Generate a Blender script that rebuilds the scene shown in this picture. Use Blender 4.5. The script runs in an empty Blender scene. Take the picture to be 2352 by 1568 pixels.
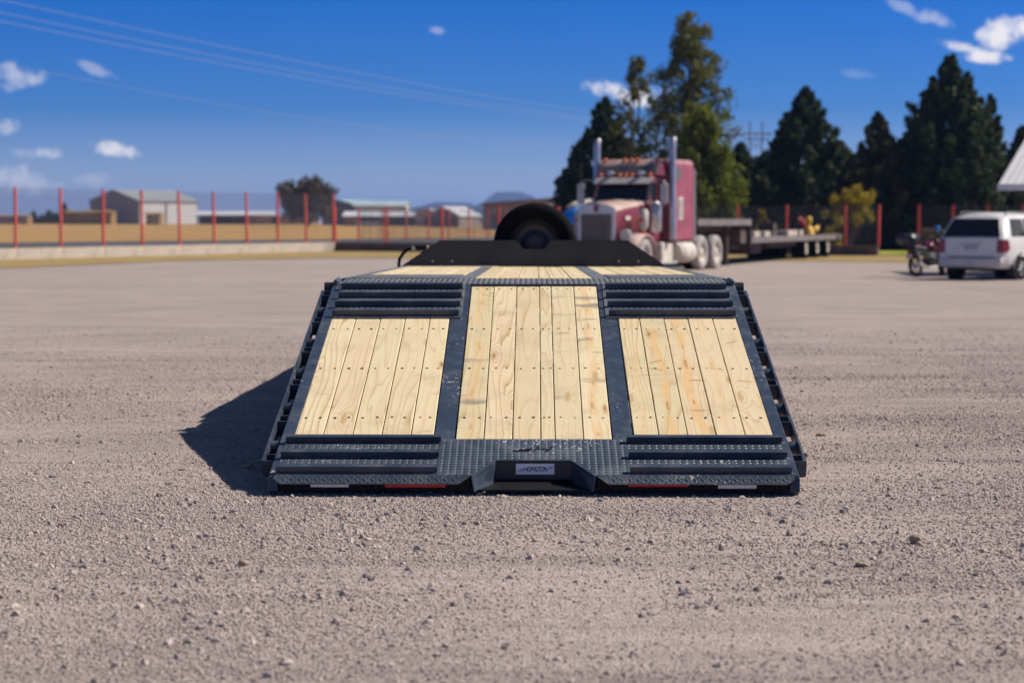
import bpy, bmesh, math, random
import numpy as np
from mathutils import Vector, Matrix

random.seed(7)
RNG = np.random.default_rng(7)
SC = bpy.context.scene
COL = SC.collection
R = math.radians

# ------------------------------------------------------------------ camera
F_PX = 4573.0                 # focal length in units of a 2352 px wide picture (70 mm on 36 mm)
CAM_H = 1.29
PITCH = math.atan(276.0 / F_PX)
YAW = math.atan(50.0 / F_PX)
cam_d = bpy.data.cameras.new('camera')
cam = bpy.data.objects.new('camera', cam_d)
COL.objects.link(cam)
cam.location = (0, 0, CAM_H)
cam.rotation_euler = (math.pi / 2 - PITCH, 0, YAW)
cam_d.sensor_width = 36.0
cam_d.lens = 70.0
cam_d.clip_start = 0.1
cam_d.clip_end = 30000
cam_d.dof.use_dof = True
cam_d.dof.focus_distance = 9.7
cam_d.dof.aperture_fstop = 2.8
SC.camera = cam

# ------------------------------------------------------------------ sun and sky
SUN_VEC = Vector((1.0, 0.23, 1.0)).normalized()          # towards the sun
SUN_EL = math.asin(SUN_VEC.z)
SUN_AZ = math.atan2(SUN_VEC.x, SUN_VEC.y)
sun_d = bpy.data.lights.new('sun', 'SUN')
sun_d.energy = 4.6
sun_d.angle = R(0.5)
sun_d.color = (1.0, 0.93, 0.84)
sun = bpy.data.objects.new('sun', sun_d)
COL.objects.link(sun)
sun.location = (30, 10, 40)
sun.rotation_euler = (-SUN_VEC).to_track_quat('-Z', 'Y').to_euler()

SC.view_settings.view_transform = 'Standard'
SC.view_settings.look = 'None'
SC.view_settings.exposure = 0.46
SC.view_settings.gamma = 1.0
SC.view_settings.use_curve_mapping = False
SC.cycles.use_denoising = True
SC.cycles.max_bounces = 8
SC.cycles.volume_bounces = 0

CP, SP = math.cos(PITCH), math.sin(PITCH)
CY, SY = math.cos(YAW), math.sin(YAW)
FWD = Vector((-SY * CP, CY * CP, -SP))
RGT = Vector((CY, SY, 0))
UPV = RGT.cross(FWD)


def ray(px, py):
    return FWD + RGT * ((px - 1176.0) / F_PX) - UPV * ((py - 784.0) / F_PX)


def at(px, py, zc):
    """World point that stands zc metres in front of the camera."""
    return Vector((0, 0, CAM_H)) + ray(px, py) * zc


GZ_PTS = [(-50, 0.0), (12, 0.0), (55, -0.236), (130, -0.236), (400, 0.70), (900, 0.95), (9000, 0.95)]


def gz(y):
    for (a, za), (b, zb) in zip(GZ_PTS, GZ_PTS[1:]):
        if y <= b:
            return za + (zb - za) * max(0.0, (y - a)) / (b - a)
    return GZ_PTS[-1][1]


def on_ground(px, zc):
    p = at(px, 508, zc)
    p.z = gz(p.y)
    return p


# ---- world: Nishita sky plus a few small clouds
world = bpy.data.worlds.new('World')
SC.world = world
world.use_nodes = True
wt = world.node_tree
wt.nodes.clear()


class NT:
    """Small helper for node trees."""
    def __init__(self, tree):
        self.t = tree

    def n(self, kind, ins=None, **props):
        nd = self.t.nodes.new(kind)
        for k, v in props.items():
            setattr(nd, k, v)
        for k, v in (ins or {}).items():
            s = nd.inputs[k]
            if isinstance(v, bpy.types.NodeSocket):
                self.t.links.new(v, s)
            elif isinstance(v, (int, float)) and hasattr(s, 'default_value') and not isinstance(s.default_value, (int, float)):
                s.default_value = (v,) * len(s.default_value)
            else:
                s.default_value = v
        return nd

    def m(self, op, a, b=None, c=None, clamp=False):
        ins = {0: a}
        if b is not None:
            ins[1] = b
        if c is not None:
            ins[2] = c
        nd = self.n('ShaderNodeMath', ins, operation=op)
        nd.use_clamp = clamp
        return nd.outputs[0]

    def ramp(self, v, lo, hi, a=0.0, b=1.0):
        return self.n('ShaderNodeMapRange', {'Value': v, 'From Min': lo, 'From Max': hi, 'To Min': a, 'To Max': b},
                      interpolation_type='SMOOTHSTEP').outputs[0]

    def mix(self, f, a, b, blend='MIX'):
        nd = self.n('ShaderNodeMix', None, data_type='RGBA', blend_type=blend)
        for idx, v in ((0, f), (6, a), (7, b)):
            s = nd.inputs[idx]
            if isinstance(v, bpy.types.NodeSocket):
                self.t.links.new(v, s)
            elif idx:
                s.default_value = (*v[:3], 1.0)
            else:
                s.default_value = v
        return nd.outputs[2]

    def noise(self, vec, scale, detail=2.0, rough=0.5, dist=0.0, out=0):
        ins = {'Scale': scale, 'Detail': detail, 'Roughness': rough, 'Distortion': dist}
        if vec is not None:
            ins['Vector'] = vec
        return self.n('ShaderNodeTexNoise', ins).outputs[out]

    def mapping(self, vec, scale=(1, 1, 1), loc=(0, 0, 0), rot=(0, 0, 0)):
        return self.n('ShaderNodeMapping', {'Vector': vec, 'Scale': scale, 'Location': loc, 'Rotation': rot}).outputs[0]


w = NT(wt)
sky = w.n('ShaderNodeTexSky', None, sky_type='NISHITA')
sky.sun_disc = False
sky.sun_elevation = SUN_EL
sky.sun_rotation = SUN_AZ
sky.altitude = 1900
sky.air_density = 1.0
sky.dust_density = 0.35
sky.ozone_density = 2.6
tc = w.n('ShaderNodeTexCoord').outputs['Generated']
sep = w.n('ShaderNodeSeparateXYZ', {0: tc})
dx, dy, dz = sep.outputs
# the clear deep blue of the photograph: the tint deepens above the horizon and eases towards the zenith
cr = w.n('ShaderNodeValToRGB', {'Fac': dz})
els = cr.color_ramp.elements
SKY_TINT = [(0.0, (.80, .92, 1.36)), (.017, (.72, .82, 1.25)), (.055, (.15, .475, 1.12)), (.11, (.004, .41, 1.18)), (.5, (.85, .84, .95)), (1.0, (1.05, .92, .90))]
while len(els) < len(SKY_TINT):
    els.new(0.5)
for e, (ps, c_) in zip(els, SKY_TINT):
    e.position = ps
for e, (ps, c_) in zip(els, SKY_TINT):
    e.position = ps
    e.color = (*c_, 1)
skyt = w.mix(1.0, sky.outputs[0], cr.outputs[0], 'MULTIPLY')
front = w.m('GREATER_THAN', dy, 0.2)
ysafe = w.m('MAXIMUM', dy, 0.2)
uu = w.m('DIVIDE', dx, ysafe)
vv = w.m('DIVIDE', dz, ysafe)
cn = w.noise(tc, 62.0, 6.0, 0.65)
cn2 = w.noise(tc, 150.0, 4.0, 0.6)
cnz = w.m('ADD', w.m('MULTIPLY', w.m('SUBTRACT', cn, 0.5), 6.5), w.m('MULTIPLY', w.m('SUBTRACT', cn2, 0.5), 2.6))
CLOUDS = [  # px, py, half width, half height, opacity, tilt in degrees
    (30, 182, 72, 22, .48, 0), (100, 178, 20, 18, .45, 0), (22, 160, 18, 20, .45, 0), (215, 160, 56, 11, .30, 22), (22, 290, 42, 17, .40, 0),
    (118, 352, 38, 15, .80, 4), (62, 352, 34, 13, .25, 0), (268, 346, 52, 17, .98, 10),
    (30, 408, 100, 30, .60, 8), (212, 414, 40, 18, .32, 0), (1005, 71, 20, 8, .30, 10),
    (1410, 210, 58, 22, .95, 8), (1480, 222, 62, 26, .92, 0), (2210, 110, 50, 14, .85, 14), (2265, 132, 60, 14, .98, 6),
    (2320, 70, 66, 32, .98, -16), (2260, 80, 30, 16, .9, 0), (2160, 46, 52, 14, .38, 22), (2085, 24, 46, 12, .30, 26),
    (1965, 170, 40, 9, .12, 8)]
acc = None
for (px, py, a, b, op, tilt) in CLOUDS:
    r_ = ray(px, py)
    u0, v0 = r_.x / r_.y, r_.z / r_.y
    ca, sa = math.cos(R(-tilt)), math.sin(R(-tilt))
    du = w.m('SUBTRACT', uu, u0)
    dv = w.m('SUBTRACT', vv, v0)
    e = w.m('MULTIPLY', w.m('ADD', w.m('MULTIPLY', du, ca), w.m('MULTIPLY', dv, sa)), F_PX / a)
    g = w.m('MULTIPLY', w.m('SUBTRACT', w.m('MULTIPLY', dv, ca), w.m('MULTIPLY', du, sa)), F_PX / b)
    q = w.m('ADD', w.m('ADD', w.m('MULTIPLY', e, e), w.m('MULTIPLY', g, g)), cnz)
    mk = w.ramp(q, -0.5, 1.45, op, 0.0)
    acc = mk if acc is None else w.m('MAXIMUM', acc, mk)
acc = w.m('MULTIPLY', acc, front)
SKY_STRENGTH = 0.056
skyc = w.mix(acc, skyt, (12.2, 11.8, 12.0))
bgn = w.n('ShaderNodeBackground', {'Color': skyc, 'Strength': SKY_STRENGTH})
wo = w.n('ShaderNodeOutputWorld', {'Surface': bgn.outputs[0]})

# ------------------------------------------------------------------ mesh helpers


class MB:
    """Collects simple solids and links them as ONE mesh object."""
    def __init__(self, tf=None):
        self.v, self.f, self.sm = [], [], []
        self.tf = tf

    def add(self, verts, faces, smooth=False):
        o = len(self.v)
        if self.tf:
            verts = [self.tf(p) for p in verts]
        self.v.extend([tuple(p) for p in verts])
        self.f.extend([tuple(i + o for i in fc) for fc in faces])
        self.sm.extend([smooth] * len(faces))
        return self

    def box(self, x0, x1, y0, y1, z0, z1):
        v = [(x, y, z) for z in (z0, z1) for y in (y0, y1) for x in (x0, x1)]
        return self.add(v, [(0, 2, 3, 1), (4, 5, 7, 6), (0, 1, 5, 4), (2, 6, 7, 3), (0, 4, 6, 2), (1, 3, 7, 5)])

    def cbox(self, x0, x1, y0, y1, z0, z1, c):
        """Box with its vertical and top edges chamfered."""
        def loop(i, z):
            return [(x0 + i + c, y0 + i, z), (x1 - i - c, y0 + i, z), (x1 - i, y0 + i + c, z), (x1 - i, y1 - i - c, z),
                    (x1 - i - c, y1 - i, z), (x0 + i + c, y1 - i, z), (x0 + i, y1 - i - c, z), (x0 + i, y0 + i + c, z)]
        return self.loft([loop(0, z0), loop(0, z1 - c), loop(c, z1)])

    def loft(self, secs, smooth=False, cap=True, closed=True):
        n = len(secs[0])
        v = [p for s in secs for p in s]
        f = []
        for i in range(len(secs) - 1):
            for k in range(n if closed else n - 1):
                k2 = (k + 1) % n
                f.append((i * n + k, i * n + k2, (i + 1) * n + k2, (i + 1) * n + k))
        self.add(v, f, smooth)
        if cap and closed:
            self.add(secs[0], [tuple(reversed(range(n)))])
            self.add(secs[-1], [tuple(range(n))])
        return self

    def tube(self, pts, r, n=8, cap=True, smooth=True):
        pts = [Vector(p) for p in pts]
        rs = r if isinstance(r, (list, tuple)) else [r] * len(pts)
        secs = []
        prev = None
        for i, p in enumerate(pts):
            d = (pts[min(i + 1, len(pts) - 1)] - pts[max(i - 1, 0)]).normalized()
            if prev is None:
                up = Vector((0, 0, 1)) if abs(d.z) < .9 else Vector((1, 0, 0))
                a = d.cross(up).normalized()
            else:
                a = (prev - d * prev.dot(d)).normalized()
            prev = a
            b = d.cross(a)
            secs.append([p + (a * math.cos(t) + b * math.sin(t)) * rs[i] for t in [2 * math.pi * k / n for k in range(n)]])
        return self.loft(secs, smooth, cap)

    def cyl(self, p0, p1, r, n=12, smooth=True):
        return self.tube([p0, p1], r, n, True, smooth)

    def lathe(self, prof, axis='x', c=(0, 0, 0), n=28, smooth=True):
        """prof: list of (radius, offset along the axis); an open profile swept round."""
        v, f = [], []
        m = len(prof)
        for k in range(n):
            t = 2 * math.pi * k / n
            for r, o in prof:
                a, b = r * math.cos(t), r * math.sin(t)
                v.append((c[0] + o, c[1] + a, c[2] + b) if axis == 'x' else
                         (c[0] + a, c[1] + o, c[2] + b) if axis == 'y' else (c[0] + a, c[1] + b, c[2] + o))
        for k in range(n):
            k2 = (k + 1) % n
            for i in range(m - 1):
                f.append((k * m + i, k * m + i + 1, k2 * m + i + 1, k2 * m + i))
        return self.add(v, f, smooth)

    def prism(self, poly, fn, d0, d1):
        """Extrude a 2D polygon; fn(u, v, d) gives the 3D point."""
        n = len(poly)
        self.add([fn(u, v, d0) for u, v in poly] + [fn(u, v, d1) for u, v in poly],
                 [tuple(reversed(range(n))), tuple(range(n, 2 * n))] + [(k, (k + 1) % n, n + (k + 1) % n, n + k) for k in range(n)])
        return self

    def ball(self, c, r, n=10, m=6):
        rx, ry, rz = r if isinstance(r, (tuple, list)) else (r, r, r)
        secs = []
        for j in range(m + 1):
            ph = math.pi * (j / m) - math.pi / 2
            cr = max(math.cos(ph), .02)
            secs.append([(c[0] + rx * cr * math.cos(2 * math.pi * k / n), c[1] + ry * cr * math.sin(2 * math.pi * k / n), c[2] + rz * math.sin(ph)) for k in range(n)])
        return self.loft(secs, True)

    def mesh(self, name):
        me = bpy.data.meshes.new(name)
        me.from_pydata(self.v, [], self.f)
        me.polygons.foreach_set('use_smooth', self.sm)
        me.update()
        bm = bmesh.new()
        bm.from_mesh(me)
        bmesh.ops.recalc_face_normals(bm, faces=bm.faces)
        bm.to_mesh(me)
        bm.free()
        return me

    def build(self, name, mat, parent=None, bevel=0.0):
        o = bpy.data.objects.new(name, self.mesh(name))
        COL.objects.link(o)
        if mat:
            o.data.materials.append(mat)
        if parent:
            o.parent = parent
        if bevel:
            b = o.modifiers.new('bevel', 'BEVEL')
            b.width = bevel
            b.segments = 2
            b.limit_method = 'ANGLE'
            b.angle_limit = R(40)
        return o


def tag(o, label=None, cat=None, group=None, kind=None):
    if label:
        o['label'] = label
    if cat:
        o['category'] = cat
    if group:
        o['group'] = group
    if kind:
        o['kind'] = kind
    return o


def thing(name, label, cat, loc=(0, 0, 0), rz=0.0, group=None):
    o = bpy.data.objects.new(name, None)
    o.empty_display_size = 0.3
    COL.objects.link(o)
    o.location = loc
    o.rotation_euler = (0, 0, rz)
    return tag(o, label, cat, group)


def copy_part(o, parent, loc=None, rot=None):
    c = o.copy()
    COL.objects.link(c)
    c.parent = parent
    if loc is not None:
        c.location = loc
    if rot is not None:
        c.rotation_euler = rot
    return c


# ------------------------------------------------------------------ materials


def new_mat(name):
    m = bpy.data.materials.new(name)
    m.use_nodes = True
    t = NT(m.node_tree)
    b = m.node_tree.nodes['Principled BSDF']
    return m, t, b


def setin(t, b, key, v):
    if isinstance(v, bpy.types.NodeSocket):
        t.t.links.new(v, b.inputs[key])
    elif key == 'Base Color':
        b.inputs[key].default_value = (*v[:3], 1)
    else:
        b.inputs[key].default_value = v


def plain(name, col, rough=0.6, metal=0.0, var=0.15, scale=3.0, bump=0.0, bscale=40.0, dust=None, dust_amt=0.0, spec=None):
    """Plain surface with some uneven tone; dust settles on what faces up."""
    m, t, b = new_mat(name)
    oc = t.n('ShaderNodeTexCoord').outputs['Object']
    nz = t.noise(oc, scale, 5.0, 0.6)
    f = t.ramp(nz, 0.3, 0.7)
    lo = tuple(c * (1 - var) for c in col)
    hi = tuple(min(1, c * (1 + var)) for c in col)
    c = t.mix(f, lo, hi)
    rg = rough
    if dust:
        nrm = t.n('ShaderNodeSeparateXYZ', {0: t.n('ShaderNodeNewGeometry').outputs['Normal']}).outputs[2]
        k = t.m('MULTIPLY', t.ramp(nrm, 0.18, 0.62, 0.06, 1.0), t.ramp(t.noise(oc, 1.7, 5.0, 0.65), 0.25, 0.75, 0.35, 1.0))
        k = t.m('MULTIPLY', k, dust_amt)
        c = t.mix(k, c, dust)
        rg = t.m('ADD', t.m('MULTIPLY', k, 0.6 * (1 - rough)), rough)
    setin(t, b, 'Base Color', c)
    setin(t, b, 'Roughness', rg)
    b.inputs['Metallic'].default_value = metal
    if spec is not None:
        b.inputs['Specular IOR Level'].default_value = spec
    if bump:
        bn = t.n('ShaderNodeBump', {'Strength': bump, 'Distance': 0.02, 'Height': t.noise(oc, bscale, 4.0, 0.6)})
        t.t.links.new(bn.outputs[0], b.inputs['Normal'])
    return m


DUST = (0.46, 0.38, 0.29)


def steel_mat(name, col, flecks=0.5, rough=0.36, dusty=0.24):
    """Slate blue machine paint with dried splashes, scuffs and a film of dust that, where strong, also carries sky sheen."""
    m, t, b = new_mat(name)
    oc = t.n('ShaderNodeTexCoord').outputs['Object']
    f = t.ramp(t.noise(oc, 2.2, 6.0, 0.65), 0.3, 0.72)
    c = t.mix(f, tuple(x * .82 for x in col), tuple(x * 1.22 for x in col))
    film = t.m('MULTIPLY', t.ramp(t.noise(oc, 5.0, 6.0, 0.7), 0.42 if dusty < .4 else 0.2, 0.8), dusty)
    c = t.mix(film, c, (0.27, 0.27, 0.275))
    v = t.mapping(oc, (1, 0.55, 1))
    patch = t.ramp(t.noise(oc, 1.9, 3.0, 0.5), 0.53, 0.68)
    spot = t.ramp(t.noise(v, 52.0, 2.0, 0.55, 0.6), 0.60, 0.66)
    k = t.m('MULTIPLY', t.m('MULTIPLY', patch, spot), flecks)
    c = t.mix(k, c, (0.50, 0.46, 0.42))
    sv = t.mapping(oc, (1, 0.16, 1), (0, 0, 0), (0, 0, 0.5))
    scr = t.m('MULTIPLY', t.ramp(t.noise(sv, 60.0, 3.0, 0.6), 0.70, 0.76), 0.18)
    c = t.mix(scr, c, (0.36, 0.37, 0.39))
    setin(t, b, 'Base Color', c)
    setin(t, b, 'Roughness', t.m('ADD', t.m('ADD', t.m('MULTIPLY', film, 1.1), t.m('MULTIPLY', k, .5)), rough))
    bn = t.n('ShaderNodeBump', {'Strength': 0.12, 'Distance': 0.003, 'Height': t.noise(oc, 90.0, 3.0, 0.6)})
    t.t.links.new(bn.outputs[0], b.inputs['Normal'])
    return m


def wood_mat():
    m, t, b = new_mat('pine')
    oc0 = t.n('ShaderNodeTexCoord').outputs['Object']
    rnd = t.n('ShaderNodeObjectInfo').outputs['Random']
    off = t.n('ShaderNodeCombineXYZ', {0: t.m('MULTIPLY', rnd, 37.0), 1: t.m('MULTIPLY', rnd, 91.0), 2: 0.0}).outputs[0]
    flat = t.n('ShaderNodeVectorMath', {0: oc0, 1: (1, 1, 0)}, operation='MULTIPLY').outputs[0]
    oc = t.n('ShaderNodeVectorMath', {0: flat, 1: off}, operation='ADD').outputs[0]
    pale = t.mix(rnd, (0.60, 0.505, 0.298), (0.72, 0.605, 0.385))
    pale = t.mix(t.ramp(t.m('FRACT', t.m('MULTIPLY', rnd, 13.7)), 0.62, 0.9, 0.0, 0.5), pale, (0.70, 0.53, 0.345))
    pale = t.mix(t.ramp(t.noise(oc, 2.6, 5.0, 0.65), 0.45, 0.78, 0.0, 0.6), pale, (0.47, 0.375, 0.235))
    # knots
    kv = t.mapping(oc, (7.0, 1.55, 1.0))
    vo = t.n('ShaderNodeTexVoronoi', {'Vector': kv, 'Scale': 1.0, 'Randomness': 1.0}, voronoi_dimensions='2D')
    kd = vo.outputs['Distance']
    ksel = t.ramp(t.n('ShaderNodeSeparateXYZ', {0: vo.outputs['Color']}).outputs[0], 0.70, 0.73)
    kd2 = t.m('ADD', kd, t.m('MULTIPLY', t.m('SUBTRACT', t.noise(oc, 22.0, 3.0), 0.5), 0.10))
    knot = t.m('MULTIPLY', t.ramp(kd2, 0.15, 0.07), ksel)
    core = t.m('MULTIPLY', t.m('MULTIPLY', t.ramp(kd2, 0.06, 0.01), ksel), t.ramp(t.m('FRACT', t.m('MULTIPLY', t.n('ShaderNodeSeparateXYZ', {0: vo.outputs['Color']}).outputs[1], 3.0)), 0.4, 0.6))
    swirl = t.m('MULTIPLY', t.ramp(kd, 0.45, 0.0), ksel)
    # growth rings: contours of a long stretched noise, bent round the knots
    gv = t.mapping(oc, (1.0, 0.085, 1.0))
    n1 = t.noise(gv, 6.0, 2.0, 0.45, 0.25)
    sx = t.n('ShaderNodeSeparateXYZ', {0: oc}).outputs[0]
    val = t.m('ADD', t.m('MULTIPLY', n1, 8.0), t.m('ADD', t.m('MULTIPLY', sx, 24.0), t.m('MULTIPLY', swirl, 2.6)))
    fr = t.m('FRACT', val)
    line = t.m('MULTIPLY', t.m('ADD', t.ramp(fr, 0.35, 0.93, 0.0, 0.4), t.ramp(fr, 0.80, 0.95, 0.0, 0.7)), t.ramp(fr, 1.0, 0.965))
    amp = t.ramp(t.noise(gv, 3.0, 2.0), 0.35, 0.68, 0.26, 0.95)
    c = t.mix(t.m('MULTIPLY', line, amp), pale, (0.45, 0.30, 0.135))
    # fine fibre and saw marks
    fib = t.noise(t.mapping(oc, (1.0, 0.03, 1.0)), 170.0, 3.0, 0.6)
    c = t.mix(t.ramp(fib, 0.35, 0.8, 0.0, 0.22), c, (0.47, 0.34, 0.18))
    sawm = t.noise(t.mapping(oc, (0.06, 1.0, 1.0)), 120.0, 2.0, 0.6)
    sawr = t.ramp(t.noise(oc, 2.6, 2.0), 0.52, 0.66)
    c = t.mix(t.m('MULTIPLY', t.ramp(sawm, 0.56, 0.68, 0.0, 0.6), sawr), c, (0.40, 0.28, 0.14))
    # resin coloured heartwood streaks on the boards that have one (object colour, red channel)
    oinf = t.n('ShaderNodeSeparateColor', {0: t.n('ShaderNodeObjectInfo').outputs['Color']}).outputs
    lx = t.n('ShaderNodeSeparateXYZ', {0: oc0}).outputs[0]
    wander = t.m('MULTIPLY', t.m('SUBTRACT', t.noise(t.mapping(oc, (0.0, 1.0, 1.0)), 1.5, 3.0), 0.5), 0.11)
    dist = t.m('ABSOLUTE', t.m('SUBTRACT', lx, wander))
    wob = t.m('ADD', dist, t.m('MULTIPLY', t.m('SUBTRACT', t.noise(t.mapping(oc, (1.0, 0.25, 1.0)), 22.0, 3.0), 0.5), 0.03))
    band = t.m('MULTIPLY', t.ramp(wob, 0.030, 0.014), t.ramp(t.noise(t.mapping(oc, (0.0, 1.0, 1.0)), 2.1, 1.0), 0.36, 0.52))
    c = t.mix(t.m('MULTIPLY', t.m('MULTIPLY', band, oinf[0]), 0.62), c, (0.68, 0.40, 0.16))
    vein = t.m('MULTIPLY', t.ramp(wob, 0.010, 0.002), t.ramp(t.noise(t.mapping(oc, (0.0, 1.0, 1.0)), 4.0, 2.0), 0.52, 0.60))
    c = t.mix(t.m('MULTIPLY', t.m('MULTIPLY', vein, oinf[0]), 0.7), c, (0.36, 0.17, 0.055))
    # spike knots: slanting brown blades that run to the board edge
    vs = t.n('ShaderNodeTexVoronoi', {'Vector': t.mapping(oc, (3.2, 2.1, 1.0), (0.3, 0.1, 0)), 'Scale': 1.0}, voronoi_dimensions='2D')
    vp = t.n('ShaderNodeSeparateXYZ', {0: t.n('ShaderNodeVectorMath', {0: t.mapping(oc, (3.2, 2.1, 1.0), (0.3, 0.1, 0)), 1: vs.outputs['Position']}, operation='SUBTRACT').outputs[0]}).outputs
    slant = t.m('ABSOLUTE', t.m('ADD', vp[1], t.m('MULTIPLY', vp[0], t.m('SUBTRACT', t.m('MULTIPLY', t.n('ShaderNodeSeparateXYZ', {0: vs.outputs['Color']}).outputs[1], 0.9), 0.45))))
    blade = t.m('MULTIPLY', t.ramp(slant, 0.050, 0.018), t.ramp(t.m('ABSOLUTE', vp[0]), 0.17, 0.07))
    bsel = t.ramp(t.n('ShaderNodeSeparateXYZ', {0: vs.outputs['Color']}).outputs[2], 0.62, 0.66)
    bl = t.m('MULTIPLY', t.m('MULTIPLY', blade, bsel), oinf[1])
    c = t.mix(t.m('MULTIPLY', bl, 0.55), c, (0.50, 0.29, 0.115))
    c = t.mix(t.m('MULTIPLY', t.m('MULTIPLY', bl, t.ramp(slant, 0.016, 0.0)), 0.6), c, (0.17, 0.085, 0.04))
    # grey tyre smudges
    sm = t.ramp(t.noise(t.mapping(oc, (0.9, 2.2, 1.0)), 2.6, 3.0, 0.5), 0.585, 0.70)
    c = t.mix(t.m('MULTIPLY', t.m('MULTIPLY', sm, oinf[2]), 0.62), c, (0.13, 0.115, 0.12))
    # knots on top
    c = t.mix(t.m('MULTIPLY', knot, 0.66), c, (0.44, 0.27, 0.11))
    c = t.mix(t.m('MULTIPLY', core, 0.8), c, (0.13, 0.065, 0.025))
    setin(t, b, 'Base Color', c)
    b.inputs['Roughness'].default_value = 0.72
    b.inputs['Specular IOR Level'].default_value = 0.25
    hh = t.m('ADD', t.m('MULTIPLY', fib, 0.5), t.m('ADD', t.m('MULTIPLY', line, -0.5), t.m('MULTIPLY', sawm, 0.5)))
    bn = t.n('ShaderNodeBump', {'Strength': 0.25, 'Distance': 0.002, 'Height': hh})
    t.t.links.new(bn.outputs[0], b.inputs['Normal'])
    return m


def leaf_mat(name, a, b_, rough=0.65, trans=0.25):
    m, t, b = new_mat(name)
    rnd = t.n('ShaderNodeNewGeometry').outputs['Random Per Island']
    oc = t.n('ShaderNodeTexCoord').outputs['Object']
    f = t.m('ADD', t.m('MULTIPLY', rnd, 0.6), t.m('MULTIPLY', t.ramp(t.noise(oc, 0.9, 3.0), 0.3, 0.7), 0.5), clamp=True)
    c = t.mix(f, a, b_)
    setin(t, b, 'Base Color', c)
    b.inputs['Roughness'].default_value = rough
    b.inputs['Specular IOR Level'].default_value = 0.08
    if trans:
        out = m.node_tree.nodes['Material Output']
        tr = t.n('ShaderNodeBsdfTranslucent', {'Color': c})
        mx = t.n('ShaderNodeMixShader', {0: trans, 1: b.outputs[0], 2: tr.outputs[0]})
        t.t.links.new(mx.outputs[0], out.inputs['Surface'])
    return m


def yard_mat():
    m, t, b = new_mat('gravel_ground')
    oc = t.n('ShaderNodeTexCoord').outputs['Object']
    base = t.mix(t.ramp(t.noise(oc, 0.55, 5.0, 0.6), 0.3, 0.7), (0.355, 0.290, 0.262), (0.430, 0.354, 0.320))
    # wheel tracks that cross the yard sideways: paler, more compacted bands
    tv = t.mapping(oc, (0.05, 0.75, 1.0), (0, 0, 0), (0, 0, R(-3)))
    tr = t.ramp(t.noise(tv, 1.3, 4.0, 0.62), 0.44, 0.64)
    c = t.mix(t.m('MULTIPLY', tr, 0.55), base, (0.50, 0.408, 0.350))
    tv2 = t.mapping(oc, (0.10, 3.2, 1.0), (3, 0, 0), (0, 0, R(2)))
    tr2 = t.ramp(t.noise(tv2, 1.1, 5.0, 0.7), 0.45, 0.7)
    c = t.mix(t.m('MULTIPLY', tr2, 0.42), c, (0.215, 0.175, 0.162))
    # drag marks that read as fine streaks far off
    fs = t.noise(t.mapping(oc, (0.30, 2.2, 1.0)), 2.0, 7.0, 0.72)
    c = t.mix(t.ramp(fs, 0.50, 0.64, 0.0, 0.52), c, (0.20, 0.165, 0.158))
    c = t.mix(t.ramp(fs, 0.46, 0.34, 0.0, 0.30), c, (0.53, 0.44, 0.39))
    # grit
    g1 = t.noise(oc, 46.0, 4.0, 0.7)
    c = t.mix(t.ramp(g1, 0.52, 0.72, 0.0, 0.62), c, (0.165, 0.128, 0.118))
    c = t.mix(t.ramp(g1, 0.44, 0.28, 0.0, 0.5), c, (0.46, 0.38, 0.32))
    vo = t.n('ShaderNodeTexVoronoi', {'Vector': oc, 'Scale': 85.0, 'Randomness': 1.0})
    vr = t.n('ShaderNodeSeparateXYZ', {0: vo.outputs['Color']}).outputs[0]
    c = t.mix(t.ramp(vr, 0.62, 1.0, 0.0, 0.5), c, (0.50, 0.43, 0.37))
    c = t.mix(t.ramp(vr, 0.28, 0.0, 0.0, 0.5), c, (0.17, 0.13, 0.12))
    setin(t, b, 'Base Color', c)
    b.inputs['Roughness'].default_value = 0.95
    b.inputs['Specular IOR Level'].default_value = 0.12
    peb = t.ramp(vo.outputs['Distance'], 0.55, 0.0)
    h = t.m('ADD', t.m('MULTIPLY', peb, 0.8), t.m('MULTIPLY', t.noise(oc, 18.0, 6.0, 0.7), 1.4))
    bn = t.n('ShaderNodeBump', {'Strength': 0.85, 'Distance': 0.012, 'Height': h})
    t.t.links.new(bn.outputs[0], b.inputs['Normal'])
    return m


def stone_mat():
    m, t, b = new_mat('stone')
    rnd = t.n('ShaderNodeObjectInfo').outputs['Random']
    oc = t.n('ShaderNodeTexCoord').outputs['Object']
    c = t.mix(rnd, (0.29, 0.237, 0.215), (0.52, 0.430, 0.386))
    r2 = t.m('FRACT', t.m('MULTIPLY', rnd, 17.7))
    c = t.mix(t.ramp(r2, 0.75, 0.95, 0.0, 0.7), c, (0.17, 0.155, 0.17))
    c = t.mix(t.ramp(t.noise(oc, 3.0, 4.0), 0.35, 0.7, 0.0, 0.4), c, (0.42, 0.35, 0.29))
    setin(t, b, 'Base Color', c)
    b.inputs['Roughness'].default_value = 0.92
    b.inputs['Specular IOR Level'].default_value = 0.15
    return m


def soil_mat(name, a, b_, c_, s=1.0):
    m, t, b = new_mat(name)
    oc = t.n('ShaderNodeTexCoord').outputs['Object']
    c = t.mix(t.ramp(t.noise(oc, 0.25 * s, 5.0, 0.65), 0.3, 0.7), a, b_)
    c = t.mix(t.ramp(t.noise(t.mapping(oc, (0.3, 1.0, 1.0)), 1.6 * s, 5.0, 0.7), 0.5, 0.75, 0.0, 0.8), c, c_)
    setin(t, b, 'Base Color', c)
    b.inputs['Roughness'].default_value = 0.95
    b.inputs['Specular IOR Level'].default_value = 0.1
    return m


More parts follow.
